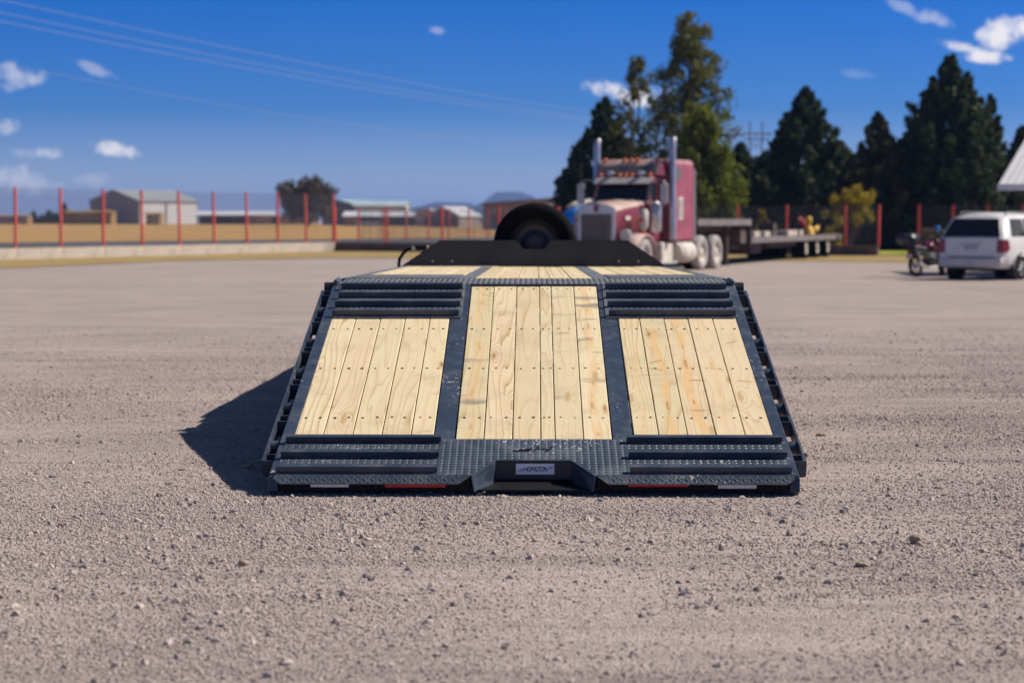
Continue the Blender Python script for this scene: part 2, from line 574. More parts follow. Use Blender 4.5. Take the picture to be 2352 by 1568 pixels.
def corrugated(name, col, pitch, axis=0, rough=0.45, metal=0.0, dirt=0.25, bump=0.6):
    """Painted sheet metal with rolled ribs as relief."""
    m, t, b = new_mat(name)
    oc = t.n('ShaderNodeTexCoord').outputs['Object']
    s = t.n('ShaderNodeSeparateXYZ', {0: oc}).outputs[axis]
    h = t.m('SINE', t.m('MULTIPLY', s, 2 * math.pi / pitch))
    streak = t.noise(t.mapping(oc, (1.0, 1.0, 0.12)), 1.6, 5.0, 0.65)
    c = t.mix(t.ramp(streak, 0.42, 0.75, 0.0, dirt), col, tuple(x * 0.5 for x in col))
    setin(t, b, 'Base Color', c)
    b.inputs['Roughness'].default_value = rough
    b.inputs['Metallic'].default_value = metal
    bn = t.n('ShaderNodeBump', {'Strength': bump, 'Distance': 0.03, 'Height': h})
    t.t.links.new(bn.outputs[0], b.inputs['Normal'])
    return m


M = {}
M['steel'] = steel_mat('slate_paint', (0.030, 0.043, 0.066), 0.62)
M['steel_clean'] = steel_mat('slate_paint_clean', (0.028, 0.040, 0.062), 0.10)
M['plate'] = steel_mat('tread_plate_paint', (0.042, 0.057, 0.078), 0.85, 0.42)
M['steel_dust_sheen'] = steel_mat('dust_sheen_slate_paint', (0.036, 0.048, 0.068), 0.4, 0.45, 0.62)  # paler steel copy: grazing sky sheen painted in along with the dust film
M['plate_dust_sheen'] = steel_mat('dust_sheen_tread_plate_paint', (0.040, 0.054, 0.074), 0.6, 0.42, 0.62)  # heavier pale film also stands for sky reflected at a grazing angle
M['black'] = plain('black_paint', (0.016, 0.017, 0.022), 0.42, var=0.25, scale=5)
M['rubber'] = plain('tyre_rubber', (0.0045, 0.0045, 0.0055), 0.85, var=0.2, scale=9, spec=.10)
M['pylon_grey'] = plain('pylon_grey', (0.10, 0.11, 0.13), 0.6)
M['deep_black'] = plain('deep_black_paint', (0.007, 0.007, 0.009), 0.6, var=0.2, scale=9, spec=.2)
M['dark_plastic'] = plain('dark_plastic', (0.028, 0.028, 0.034), 0.35, var=0.2)
M['taupe_bars'] = plain('dusty_grille_bars', (0.20, 0.165, 0.14), 0.7, var=0.2)
M['dusty_rubber'] = plain('dusty_tyre_rubber', (0.33, 0.30, 0.285), 0.9, var=0.25, scale=6)
M['pine'] = wood_mat()
M['screw'] = plain('screw_steel', (0.025, 0.024, 0.024), 0.6)
M['white_tape'] = plain('white_reflective_tape', (0.94, 0.89, 0.90), 0.5, var=0.05, scale=60)
M['red_tape'] = plain('red_reflective_tape', (0.78, 0.012, 0.014), 0.45, var=0.08, scale=60)
M['ink'] = plain('black_ink', (0.006, 0.006, 0.008), 0.5, var=0.0)
M['chrome'] = plain('dulled_chrome', (0.50, 0.48, 0.48), 0.28, 0.62, 0.12, dust=DUST, dust_amt=0.35)
M['aluminium'] = plain('dull_aluminium', (0.46, 0.44, 0.43), 0.5, 0.55, 0.1, dust=DUST, dust_amt=0.3)
M['maroon'] = plain('dusty_maroon_paint', (0.185, 0.014, 0.042), 0.40, var=0.15, scale=2, dust=(0.56, 0.45, 0.35), dust_amt=0.95)
M['maroon_side'] = plain('faded_maroon_paint', (0.275, 0.052, 0.082), 0.5, var=0.18, scale=2, dust=(0.50, 0.39, 0.33), dust_amt=0.6)
M['dusty_white'] = plain('dusty_pale_metal', (0.52, 0.47, 0.40), 0.75, var=0.18, scale=4, bump=.1)
M['glass'] = plain('dark_glass', (0.010, 0.014, 0.020), 0.06, var=0.1)
M['glass_dust'] = plain('dusty_glass', (0.13, 0.12, 0.11), 0.35, var=0.3, scale=2)
M['amber'] = plain('amber_lens', (0.58, 0.10, 0.02), 0.25, var=0.05)
M['red_lens'] = plain('red_lens', (0.22, 0.010, 0.022), 0.18, var=0.1)
M['van_white'] = plain('van_white_paint', (0.66, 0.635, 0.62), 0.28, var=0.05, scale=1.5, dust=(0.5, 0.44, 0.37), dust_amt=0.25)
M['grey_plastic'] = plain('grey_plastic', (0.10, 0.105, 0.125), 0.6, var=0.1)
M['dark'] = plain('dark_void', (0.012, 0.012, 0.013), 0.85)
M['moto_red'] = plain('motorcycle_red', (0.12, 0.006, 0.016), 0.25, var=0.1)
M['rust'] = plain('rusty_dark_steel', (0.075, 0.050, 0.042), 0.8, var=0.35, scale=4)
M['deck_grey'] = plain('weathered_deck', (0.155, 0.130, 0.128), 0.85, var=0.25, scale=3)
M['yellow'] = plain('yellow_paint', (0.62, 0.36, 0.02), 0.5, var=0.2, scale=5)
M['machine_red'] = plain('machine_red', (0.32, 0.03, 0.04), 0.5, var=0.2, scale=5)
M['post_red'] = plain('red_post_paint', (0.64, 0.085, 0.062), 0.55, var=0.14, scale=3)
M['wire'] = plain('fence_wire', (0.10, 0.10, 0.12), 0.6)
M['concrete'] = plain('block_concrete', (0.42, 0.355, 0.29), 0.95, var=0.16, scale=1.2, bump=.3)
M['shaded_brown_wall'] = plain('shaded_brown_plaster', (0.150, 0.105, 0.085), 0.95, var=0.2, scale=1.2)  # brown wall facing away from the sun, its shade put into the colour
M['barn_grey_shaded'] = corrugated('barn_grey_shaded_sheet', (0.22, 0.21, 0.22), 0.9, 0)  # darker copy of the barn sheet with the gable's shade in its colour
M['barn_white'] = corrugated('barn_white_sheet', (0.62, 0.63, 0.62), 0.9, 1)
M['roof_grey'] = corrugated('roof_grey_sheet', (0.33, 0.35, 0.34), 0.8, 1, 0.4)
M['roof_white'] = corrugated('roof_white_sheet', (0.66, 0.63, 0.62), 0.2, 0, 0.4, dirt=.15, bump=.08)
M['roof_pale'] = plain('pale_roof_sheet', (0.62, 0.62, 0.63), 0.5, var=0.15, scale=.4)
M['roof_teal'] = plain('pale_teal_roof_sheet', (0.36, 0.44, 0.45), 0.5, var=0.15, scale=.3)
M['adobe'] = plain('adobe_wall', (0.40, 0.28, 0.215), 0.95, var=0.18, scale=.6)
M['beige'] = plain('beige_wall', (0.48, 0.40, 0.345), 0.92, var=0.12, scale=.7)
M['taupe'] = plain('taupe_wall', (0.255, 0.195, 0.175), 0.92, var=0.12, scale=.5)
M['timber'] = plain('dark_timber', (0.10, 0.065, 0.05), 0.9, var=0.25, scale=2)
M['hay'] = soil_mat('hay', (0.27, 0.165, 0.065), (0.36, 0.23, 0.095), (0.18, 0.11, 0.05), 4)
M['bark'] = plain('bark', (0.10, 0.075, 0.055), 0.95, var=0.3, scale=6, bump=.5)
M['tarp'] = plain('blue_tarp', (0.012, 0.20, 0.60), 0.4, var=0.35, scale=2.5)
M['cypress'] = leaf_mat('cypress_foliage', (0.024, 0.042, 0.018), (0.082, 0.104, 0.038))
M['cypress_b'] = leaf_mat('olive_cypress_foliage', (0.036, 0.042, 0.018), (0.095, 0.088, 0.034))
M['poplar'] = leaf_mat('poplar_foliage', (0.065, 0.098, 0.012), (0.235, 0.250, 0.035), trans=.35)
M['poplar_b'] = leaf_mat('turning_poplar_foliage', (0.085, 0.100, 0.022), (0.215, 0.200, 0.055), trans=.3)
M['yellow_leaf'] = leaf_mat('yellow_foliage', (0.22, 0.17, 0.02), (0.46, 0.36, 0.035), trans=.3)
M['far_tree'] = leaf_mat('far_tree_foliage', (0.075, 0.062, 0.038), (0.140, 0.110, 0.062), trans=.2)
M['brush'] = leaf_mat('dry_brush', (0.13, 0.085, 0.05), (0.27, 0.18, 0.10), trans=.1)
M['stone'] = stone_mat()
M['yard'] = yard_mat()
M['dry_grass'] = soil_mat('dry_grass_soil', (0.255, 0.185, 0.075), (0.34, 0.245, 0.10), (0.19, 0.145, 0.06), 2.2)
M['field'] = soil_mat('field_stubble', (0.37, 0.215, 0.070), (0.45, 0.275, 0.10), (0.29, 0.17, 0.06), 0.35)
M['lawn'] = soil_mat('lawn_grass', (0.20, 0.24, 0.03), (0.32, 0.33, 0.05), (0.16, 0.17, 0.03), 2)
M['asphalt'] = plain('old_asphalt', (0.060, 0.060, 0.066), 0.9, var=0.2, scale=.5)
M['hill'] = soil_mat('far_hill_scrub', (0.022, 0.026, 0.028), (0.034, 0.036, 0.036), (0.02, 0.022, 0.024), 0.02)
M['cable'] = plain('line_conductor', (0.42, 0.38, 0.38), 0.5, 0.3, 0.05)
# ------------------------------------------------------------------ ground


def axis_steps(lo, hi, step, outer, grow=1.35):
    a = list(np.arange(lo, hi + 1e-6, step))
    s = step
    x = hi
    while x < outer:
        s *= grow
        x += s
        a.append(x)
    return a


def relief(x, y):
    """Shallow ruts and bumps of the gravel yard, in metres."""
    r = 0.010 * np.sin(1.9 * y + 0.25 * x + 0.8 * np.sin(0.7 * x)) * np.sin(0.37 * y + 1.1)
    r += 0.006 * np.sin(4.7 * y - 0.3 * x + 1.3 * np.sin(1.3 * x + y)) + 0.004 * np.sin(6.1 * x + 2.3 * y) * np.sin(3.1 * y - 1.7 * x)
    fade = np.clip((60 - y) / 40, 0, 1)
    pad = 1 - np.exp(-(np.maximum(np.abs(x) - 1.5, 0) ** 2 + np.maximum(9.0 - y, 0) ** 2) / 0.4)
    return r * fade * np.where((np.abs(x) < 1.5) & (y > 9.0), 0.0, pad)


def grid_mesh(name, xs, ys, zf):
    X, Y = np.meshgrid(np.array(xs), np.array(ys))
    Z = zf(X, Y)
    nx, ny = len(xs), len(ys)
    v = np.stack([X.ravel(), Y.ravel(), Z.ravel()], 1)
    i = np.arange(nx * ny).reshape(ny, nx)
    f = np.stack([i[:-1, :-1].ravel(), i[:-1, 1:].ravel(), i[1:, 1:].ravel(), i[1:, :-1].ravel()], 1)
    me = bpy.data.meshes.new(name)
    me.from_pydata(v.tolist(), [], f.tolist())
    me.polygons.foreach_set('use_smooth', [True] * len(me.polygons))
    me.update()
    return me


GY = np.array([p[0] for p in GZ_PTS], float)
GZv = np.array([p[1] for p in GZ_PTS], float)
xs_pos = axis_steps(0, 7, 0.09, 5000, 1.3)
xs = [-x for x in reversed(xs_pos[1:])] + xs_pos
ys = axis_steps(3.0, 24, 0.09, 60, 1.03)
ys = [y for y in ys if y < 60] + [62, 66, 70, 75, 80, 90, 100, 115, 130, 160, 200, 260, 330, 400, 500, 650, 900, 1500, 2500, 4000, 6500, 8800]
ys = [-40, -15, -4, 0] + ys
ys = sorted(set(ys + [12, 55]))
ground = bpy.data.objects.new('ground', grid_mesh('ground', xs, ys, lambda X, Y: np.interp(Y, GY, GZv) + relief(X, Y)))
COL.objects.link(ground)
ground.data.materials.append(M['yard'])
tag(ground, 'pinkish grey gravel yard crossed by faint wheel tracks', kind='structure')


def sheet(name, near, far, off, mat, label, n=60, m=10):
    """A thin ground layer between two boundary polylines (lists of (x, y))."""
    def resample(pl):
        pl = [Vector((p[0], p[1])) for p in pl]
        L = [0]
        for a, b in zip(pl, pl[1:]):
            L.append(L[-1] + (b - a).length)
        out = []
        for k in range(n + 1):
            s = L[-1] * k / n
            j = max(i for i in range(len(L)) if L[i] <= s + 1e-9)
            j = min(j, len(pl) - 2)
            t = (s - L[j]) / (L[j + 1] - L[j])
            out.append(pl[j].lerp(pl[j + 1], t))
        return out
    A, B = resample(near), resample(far)
    verts, faces = [], []
    for j in range(m + 1):
        for k in range(n + 1):
            p = A[k].lerp(B[k], j / m)
            verts.append((p.x, p.y, gz(p.y) + off))
    for j in range(m):
        for k in range(n):
            a = j * (n + 1) + k
            faces.append((a, a + 1, a + n + 2, a + n + 1))
    me = bpy.data.meshes.new(name)
    me.from_pydata(verts, [], faces)
    me.update()
    o = bpy.data.objects.new(name, me)
    COL.objects.link(o)
    o.data.materials.append(mat)
    return tag(o, label, kind='structure')


def xy(px, zc):
    p = on_ground(px, zc)
    return (p.x, p.y)


# yard edge: dry grass verge in front of the fence walls
sheet('dry_grass_verge', [xy(-1400, 46), xy(-900, 50), xy(0, 64.0), xy(400, 76), xy(760, 82), xy(1226, 80), xy(1700, 77), xy(2030, 74), xy(2600, 73), xy(3600, 73)],
      [xy(-1400, 55), xy(-900, 61), xy(0, 78.6), xy(400, 89), xy(766, 100.6), xy(1226, 97), xy(1700, 91), xy(2030, 87.2), xy(2600, 87), xy(3600, 87)],
      0.02, M['dry_grass'], 'strip of dry golden grass between gravel yard and low walls')
sheet('dirt_ground', [xy(766, 101), xy(1226, 97.5), xy(1700, 91.5), xy(2030, 87.3), xy(2600, 87.3), xy(3600, 87.3)],
      [(-3, 134), (8, 145), (20, 150), (28, 150), (42, 150), (60, 150)], 0.03,
      plain('bare_dirt', (0.20, 0.145, 0.11), 0.95, var=0.25, scale=.4), 'bare brown dirt under the trees behind the right fence', 40, 12)
sheet('lawn', [xy(2020, 88), xy(2100, 88), xy(2300, 88)], [xy(2020, 102), xy(2100, 102), xy(2300, 102)], 0.06, M['lawn'],
      'patch of yellow green lawn beyond the red posts by the motorcycle')
sheet('road', [(-75, 66), (-30, 111), (-3.5, 138), (60, 203)], [(-95, 74), (-36, 135), (-4.5, 164), (50, 220)], 0.05, M['asphalt'],
      'dark asphalt road running past the yard behind the left fence')
sheet('field', [(-400, 75), (-97, 77), (-36.5, 136.5), (-5, 165.5), (50, 221), (300, 240)],
      [(-420, 440), (-120, 440), (-80, 440), (-20, 440), (60, 440), (320, 440)], 0.04, M['field'],
      'flat field of golden dry stubble beyond the road', 80, 30)

# far blue hills: closed ridged terrain bodies
def hill(name, px0, px1, D, prof, label, depth):
    pts = [(px0 + (px1 - px0) * k / 40.0) for k in range(41)]
    mb = MB()
    secs = []
    for px in pts:
        t = (px - px0) / (px1 - px0)
        h = np.interp(t, [a for a, _ in prof], [b for _, b in prof])
        h += 1.2 * math.sin(px * .31) + 0.8 * math.sin(px * .83)
        p = at(px, 508 - max(h, 1), D)
        z = p.z
        g = 0.9
        sec = []
        for dy_, fz in ((-depth, 0.0), (-depth * .55, .42), (-depth * .2, .85), (0, 1.0), (depth * .3, .9), (depth, .0)):
            sec.append((p.x, p.y + dy_, g - 1.5 + (z - g + 1.5) * fz))
        secs.append(sec)
    mb.loft(secs, True)
    o = mb.build(name, M['hill'])
    return tag(o, label, kind='structure')


hill('hill', 1040, 1300, 5200, [(0, 0), (.15, 30), (.26, 42), (.36, 62), (.42, 68), (.62, 66), (.70, 58), (.80, 36), (1, 10)], 'distant flat topped blue hill behind the brown building', 700)
hill('hill', 880, 1150, 4300, [(0, 0), (.2, 26), (.4, 41), (.55, 44), (.75, 40), (1, 10)], 'low distant blue ridge left of the flat topped hill', 600)

# ------------------------------------------------------------------ gravel


def gravel(name, label, xr, yr, big):
    """Loose stones: a scatter over the near yard (nobody could count them)."""
    n_x, n_y = 230, 300
    base = grid_mesh(name, list(np.linspace(xr[0], xr[1], n_x)), list(np.linspace(yr[0], yr[1], n_y)),
                     lambda X, Y: np.interp(Y, GY, GZv) + relief(X, Y))
    co = np.zeros(len(base.vertices) * 3)
    base.vertices.foreach_get('co', co)
    co = co.reshape(-1, 3)
    x, y = co[:, 0], co[:, 1]
    cl = (np.sin(1.1 * x + 0.6 * y) * np.sin(0.9 * y - 0.5 * x + 2) + np.sin(2.3 * x - 1.1 * y + 1) * np.sin(2.7 * y + .4) * .8)
    left = np.exp(-((x + 1.6) ** 2 / 1.2 + (y - 8.4) ** 2 / 0.9))
    dens = np.clip(0.55 + 0.45 * cl, 0.10, 1.6) + left * 1.2
    # loose stones thrown up in low rows beside tyre tracks
    for (y0, k_, x0_, x1_) in ((6.35, .42, .35, 3.0), (6.62, .40, .5, 3.2), (7.55, -.05, -3.2, .4), (7.9, .06, .2, 3.4), (6.9, .10, -2.6, -.3), (10.6, .05, 1.6, 4.5), (11.6, -.03, -5.0, -2.4)):
        wv = .05 * np.sin(2.1 * x + y0)
        dens += (2.2 if big else .9) * np.exp(-((y - (y0 + k_ * x + wv)) / .055) ** 2) * ((x > x0_) & (x < x1_))
    # only where the lens can resolve them
    half = 0.285 * y + 0.5
    dens = dens * np.clip((half + 1.3 - np.abs(x + 0.011 * y)) / 1.3, 0.0, 1.0)
    dens *= np.clip((27 - y) / 19, 0, 1) ** 1.4
    at_ = base.attributes.new('dens', 'FLOAT', 'POINT')
    at_.data.foreach_set('value', dens.astype(np.float32))
    o = bpy.data.objects.new(name, base)
    COL.objects.link(o)
    tag(o, label, kind='stuff')
    ng = bpy.data.node_groups.new(name, 'GeometryNodeTree')
    ng.interface.new_socket('Geometry', in_out='INPUT', socket_type='NodeSocketGeometry')
    ng.interface.new_socket('Geometry', in_out='OUTPUT', socket_type='NodeSocketGeometry')
    t = NT(ng)
    gi = t.n('NodeGroupInput')
    go = t.n('NodeGroupOutput')
    na = t.n('GeometryNodeInputNamedAttribute', {'Name': 'dens'}, data_type='FLOAT')
    dn = t.m('MULTIPLY', na.outputs[0], 135.0 if big else 5200.0)
    dp = t.n('GeometryNodeDistributePointsOnFaces', {'Mesh': gi.outputs[0], 'Density': dn, 'Seed': 3 if big else 11}, distribute_method='RANDOM')
    gti = t.n('GeometryNodeGeometryToInstance')
    for k in range(6):
        ico = t.n('GeometryNodeMeshIcoSphere', {'Radius': 1.0, 'Subdivisions': 2})
        pos = t.n('GeometryNodeInputPosition').outputs[0]
        sh = t.n('ShaderNodeVectorMath', {0: pos, 1: (k * 7.3 + (50 if big else 0), k * 3.1, k)}, operation='ADD').outputs[0]
        nz = t.n('ShaderNodeTexNoise', {'Vector': sh, 'Scale': 0.75, 'Detail': 2.0}).outputs['Color']
        ctr = t.n('ShaderNodeVectorMath', {0: nz, 1: (.5, .5, .5)}, operation='SUBTRACT').outputs[0]
        sc = t.n('ShaderNodeVectorMath', {0: ctr, 'Scale': 1.9}, operation='SCALE').outputs[0]
        sp = t.n('GeometryNodeSetPosition', {'Geometry': ico.outputs[0], 'Offset': sc})
        smt = t.n('GeometryNodeSetMaterial', {'Geometry': sp.outputs[0], 'Material': M['stone']})
        fl = t.n('GeometryNodeTransform', {'Geometry': smt.outputs[0], 'Scale': (1.0, 0.8 - .05 * k, 0.66), 'Translation': (0, 0, .22)})
        t.t.links.new(fl.outputs[0], gti.inputs[0])
    rs = t.n('FunctionNodeRandomValue', {2: 0.0, 3: 1.0, 'Seed': 5}, data_type='FLOAT').outputs[1]
    pw = t.m('POWER', rs, 3.2 if big else 2.4)
    sz = t.m('ADD', t.m('MULTIPLY', pw, 0.0140 if big else 0.0056), 0.0052 if big else 0.0023)
    rot = t.n('FunctionNodeRandomValue', {0: (-0.5, -0.5, 0.0), 1: (0.5, 0.5, 6.28), 'Seed': 9}, data_type='FLOAT_VECTOR').outputs[0]
    iop = t.n('GeometryNodeInstanceOnPoints', {'Points': dp.outputs[0], 'Instance': gti.outputs[0], 'Pick Instance': True, 'Rotation': rot, 'Scale': sz})
    t.t.links.new(iop.outputs[0], go.inputs[0])
    md = o.modifiers.new('scatter', 'NODES')
    md.node_group = ng
    o.data.materials.append(M['stone'])
    return o


gravel('gravel', 'fine loose gravel strewn over the yard', (-8, 8), (4.6, 26), False)
gravel('pebbles', 'coarser loose pebbles strewn over the yard', (-8, 8), (4.6, 26), True)


def rock(px, py, w_, h_, label, seed):
    """A single larger stone lying on the yard."""
    zc = CAM_H / ((py - 508) / F_PX)
    p = on_ground(px, zc)
    rg = np.random.default_rng(seed)
    bm = bmesh.new()
    bmesh.ops.create_icosphere(bm, subdivisions=3, radius=1)
    ph = rg.uniform(0, 6.28, 9)
    planes = [(Vector(rg.normal(size=3)).normalized(), rg.uniform(.62, .92)) for _ in range(11)]
    for v in bm.verts:
        d = v.co.normalized()
        r = 1.0
        for nrm, dist in planes:
            k = d.dot(nrm)
            if k > 0.05:
                r = min(r, dist / k)
        r *= 1 + .03 * math.sin(9 * d.x + ph[0]) + .03 * math.sin(11 * d.y + ph[1]) + .02 * math.sin(17 * d.z + ph[2])
        v.co = Vector((d.x * r * w_ / 2, d.y * r * w_ * .4, d.z * r * h_ / 2))
    zmin = min(v.co.z for v in bm.verts)
    for v in bm.verts:
        v.co.z -= zmin + h_ * .1
    me = bpy.data.meshes.new('rock')
    bm.to_mesh(me)
    bm.free()
    o = bpy.data.objects.new('rock', me)
    COL.objects.link(o)
    o.data.materials.append(M['rock'])
    o.location = (p.x, p.y, gz(p.y) + float(relief(np.array([p.x]), np.array([p.y]))[0]))
    o.rotation_euler = (0, 0, rg.uniform(-.4, .4))
    return tag(o, label, 'rock', 'larger rocks lying on the gravel')


M['rock'] = plain('tan_rock', (0.33, 0.245, 0.185), 0.95, var=0.2, scale=25, bump=.6, bscale=60)
rock(2113, 1252, .062, .042, 'tan rock, largest stone on the gravel right of the trailer', 3)
rock(1892, 1003, .075, .026, 'flat grey brown rock beside the lower right rub rail', 5)
rock(573, 1079, .058, .032, 'brown rock in the sun left of the trailer shadow', 8)
rock(1988, 1302, .062, .024, 'low pale elongated rock in the right foreground gravel', 12)
rock(553, 1302, .050, .034, 'dark lumpy rock in the left foreground gravel', 15)

# ------------------------------------------------------------------ fences


def fence(name, label, pts, post_h, wall=None, wall_h=0.0, r=0.032, wall_mat=None, mesh=True, first_wall=0, seg_blocks=0, post_base=None):
    """pts: list of (x, y) of the posts. Children: post, wire_panel, base_wall (> block)."""
    root = thing(name, label, 'fence', (pts[0][0], pts[0][1], gz(pts[0][1])))
    O = Vector(root.location)
    pm = MB().cbox(-r, r, -r, r, 0, post_h, .008).box(-r * 1.12, r * 1.12, -r * 1.12, r * 1.12, post_h, post_h + .02)
    me = pm.mesh('post')
    me.materials.append(M['post_red'])
    for i, (x, y) in enumerate(pts):
        o = bpy.data.objects.new('post', me)
        COL.objects.link(o)
        o.parent = root
        base = wall_h if (wall and i >= first_wall) else 0.0
        base = post_base[i] if post_base else base
        o.location = (x - O.x, y - O.y, gz(y) - O.z + base - .03)
        o.rotation_euler = (RNG.normal() * .010, RNG.normal() * .010, math.atan2(pts[-1][1] - pts[0][1], pts[-1][0] - pts[0][0]))
    for (x0, y0), (x1, y1) in zip(pts, pts[1:]):
        L = math.hypot(x1 - x0, y1 - y0)
        if mesh:
            mb = MB()
            h0, h1 = .04, post_h - .05
            nv = int(L / 0.055)
            for k in range(1, nv):
                u = L * k / nv
                mb.box(u - .0032, u + .0032, -.0022, .0022, h0, h1)
            for k in range(9):
                z = h0 + (h1 - h0) * k / 8
                mb.box(0.04, L - .04, .0024, .0068, z, z + .0045)
            o = mb.build('wire_panel', M['wire'], root)
            tag(o, kind='stuff')
            base = wall_h if wall else 0.0
            o.location = (x0 - O.x, y0 - O.y, gz(y0) - O.z + base)
            o.rotation_euler = (0, -math.atan2(gz(y1) - gz(y0), L), math.atan2(y1 - y0, x1 - x0))
        if wall:
            ang = math.atan2(y1 - y0, x1 - x0)
            nb = max(1, seg_blocks)
            for k in range(nb):
                u0, u1 = L * k / nb, L * (k + 1) / nb
                mb = MB().cbox(u0 + (.006 if k or True else 0), u1 - .006, -.10, .10, -.15, wall_h + RNG.normal() * .004, .010)
                o = mb.build('block' if nb > 1 else 'wall_section', wall_mat, root)
                o.location = (x0 - O.x, y0 - O.y, gz(y0) - O.z)
                o.rotation_euler = (0, 0, ang)
            cap = MB().box(0, L, -.085, .085, -.15, wall_h - .03).build('wall_core', wall_mat, root)
            cap.location = (x0 - O.x, y0 - O.y, gz(y0) - O.z)
            cap.rotation_euler = (0, 0, ang)
    return root


def line_px(pa, za, pb, zb, pxs):
    """Posts on the straight world line between two measured posts, met by the given picture columns."""
    A, B = Vector(xy(pa, za)), Vector(xy(pb, zb))
    out = []
    for px in pxs:
        r_ = ray(px, 508)
        d = B - A
        den = r_.x * d.y - r_.y * d.x
        s = (A.x * d.y - A.y * d.x) / den
        out.append((r_.x * s, r_.y * s))
    return out


left_posts = line_px(35, 78.6, 766, 100.4, [-620, -460, -315, -190, -77, 35, 140, 237, 327, 413, 492, 567, 638, 704, 766])
fence('fence', 'long red post wire fence on a pale low block wall at left', left_posts, 2.42, True, 0.46, .045, M['concrete'], seg_blocks=2)
b_posts = line_px(766, 100.6, 2018, 87.2, [770, 889, 1016, 1146, 1282, 1418, 1555, 1694, 1807, 1942, 2018])
fence('fence', 'red post wire fence on brown low wall coloured as shaded, behind truck and trailer', b_posts, 1.78, True, 0.47, .047, M['shaded_brown_wall'])
c_posts = line_px(2022, 87.4, 2600, 90.0, [2110, 2188, 2268, 2350, 2430])
fence('fence', 'red post fence standing on grass without wall, behind motorcycle and minivan', c_posts, 2.26, False, 0, .047)
a_px = [824, 880, 933, 984, 1031, 1077, 1120, 1162, 1203, 1242, 1280]
a_posts = line_px(824, 139.0, 1162, 166.0, a_px)
fence('fence', 'far red post fence receding beside the road, seen above the brown wall', a_posts, 2.45, False, 0, .050)

# ------------------------------------------------------------------ buildings


def bld(name, label, cat, px, zc, rz=0.0):
    p = on_ground(px, zc)
    return thing(name, label, cat, (p.x, p.y, gz(p.y)), rz), p


def gable_house(root, W, D, eave, peak, wall_front, wall_side, roofm, over=.35, ridge_axis='y', t=.18):
    """Local: front wall on y = 0, x from 0 to W, depth D. Roof slabs are separate parts."""
    if ridge_axis == 'y':
        poly = [(0, -.4), (W, -.4), (W, eave), (W / 2, peak), (0, eave)]
        MB().prism(poly, lambda u, v, d: (u, d, v), 0, .2).build('gable_wall', wall_front, root)
        MB().prism(poly, lambda u, v, d: (u, d, v), D - .2, D).build('gable_wall', wall_front, root)
        MB().box(W - .2, W, .2, D - .2, -.4, eave - .02).build('side_wall', wall_side, root)
        MB().box(0, .2, .2, D - .2, -.4, eave - .02).build('side_wall', wall_side, root)
        sl = (peak - eave) / (W / 2)
        for s in (0, 1):
            a = (-over, eave - over * sl) if s == 0 else (W + over, eave - over * sl)
            c = (W / 2, peak)
            poly = [(a[0], a[1] + .02), (c[0], c[1] + .02), (c[0], c[1] + t), (a[0], a[1] + t)]
            MB().prism(poly, lambda u, v, d: (u, d, v), -over, D + over).build('roof_slope', roofm, root)
    else:
        MB().box(0, W, 0, .2, -.4, eave - .02).build('front_wall', wall_front, root)
        MB().box(0, W, D - .2, D, -.4, eave - .02).build('back_wall', wall_front, root)
        poly = [(0, -.4), (D, -.4), (D, eave), (D / 2, peak), (0, eave)]
        MB().prism(poly, lambda u, v, d: (d, u, v), 0.0, .2).build('gable_wall', wall_side, root)
        MB().prism(poly, lambda u, v, d: (d, u, v), W - .2, W).build('gable_wall', wall_side, root)
        sl = (peak - eave) / (D / 2)
        for s in (0, 1):
            a = (-over, eave - over * sl) if s == 0 else (D + over, eave - over * sl)
            c = (D / 2, peak)
            poly = [(a[0], a[1] + .02), (c[0], c[1] + .02), (c[0], c[1] + t), (a[0], a[1] + t)]
            MB().prism(poly, lambda u, v, d: (d, u, v), -over, W + over).build('roof_slope', roofm, root)


def wood_door(root, x0, x1, z1, y=-.05, mat='timber', name='door'):
    return MB().box(x0, x1, y, y + .04, -.1, z1).build(name, M[mat], root)


# big barn (left): gable greyed to hold its shade, long side white as sunlit
k4 = 400 / F_PX
b, p = bld('barn', 'big metal barn with gable end greyed as if shaded and white lit long side at left', 'barn', 206.8, 402, R(-40))
Wb = 15.6
gable_house(b, Wb, 15.0, 4.55, 6.7, M['barn_grey_shaded'], M['barn_white'], M['roof_grey'], .3)
MB().box(Wb + .02, Wb + .08, 6.6, 6.9, 0, 4.2).build('door_track', M['timber'], b)
MB().box(5.5, 9.6, -.06, -.01, 0, 3.6).build('sliding_door', M['barn_grey_shaded'], b)

# hay stacks
def hay_stack(px0, px1, zc, h, D, label):
    p0, p1 = on_ground(px0, zc), on_ground(px1, zc)
    W = (p1 - p0).length
    root = thing('hay_stack', label, 'hay stack', (p0.x, p0.y, gz(p0.y)), 0, 'hay stacks at the far edge of the field')
    n = max(3, int(W / 1.2))
    for k in range(n):
        for j in range(3):
            mb = MB().cbox(W * k / n + .03, W * (k + 1) / n - .03, RNG.uniform(0, .25), D, h * .8 * j / 3, h * .8 * (j + 1) / 3 - .04, .08)
            mb.build('bale', M['hay'], root)
    ms = []
    for k in range(9):
        u = W * k / 8
        hh = h * (.97 + .05 * math.sin(k * 2.1))
        ms.append([(u - .3 + .6 * k / 8, -.3, h * .86), (u, D * .25, hh), (u, D * .75, hh), (u, D + .3, h * .86), (u, D * .5, h * .8)])
    MB().loft(ms).build('thatch', M['hay'], root)
    return root


hay_stack(147, 256, 385, 2.75, 5, 'long straw stack left of the barn, dark along its front')
hay_stack(334, 368, 380, 2.35, 4, 'short hay stack in front of the barn corner')
hay_stack(-60, 64, 395, 1.9, 4, 'low brown stack at the left edge of the field')

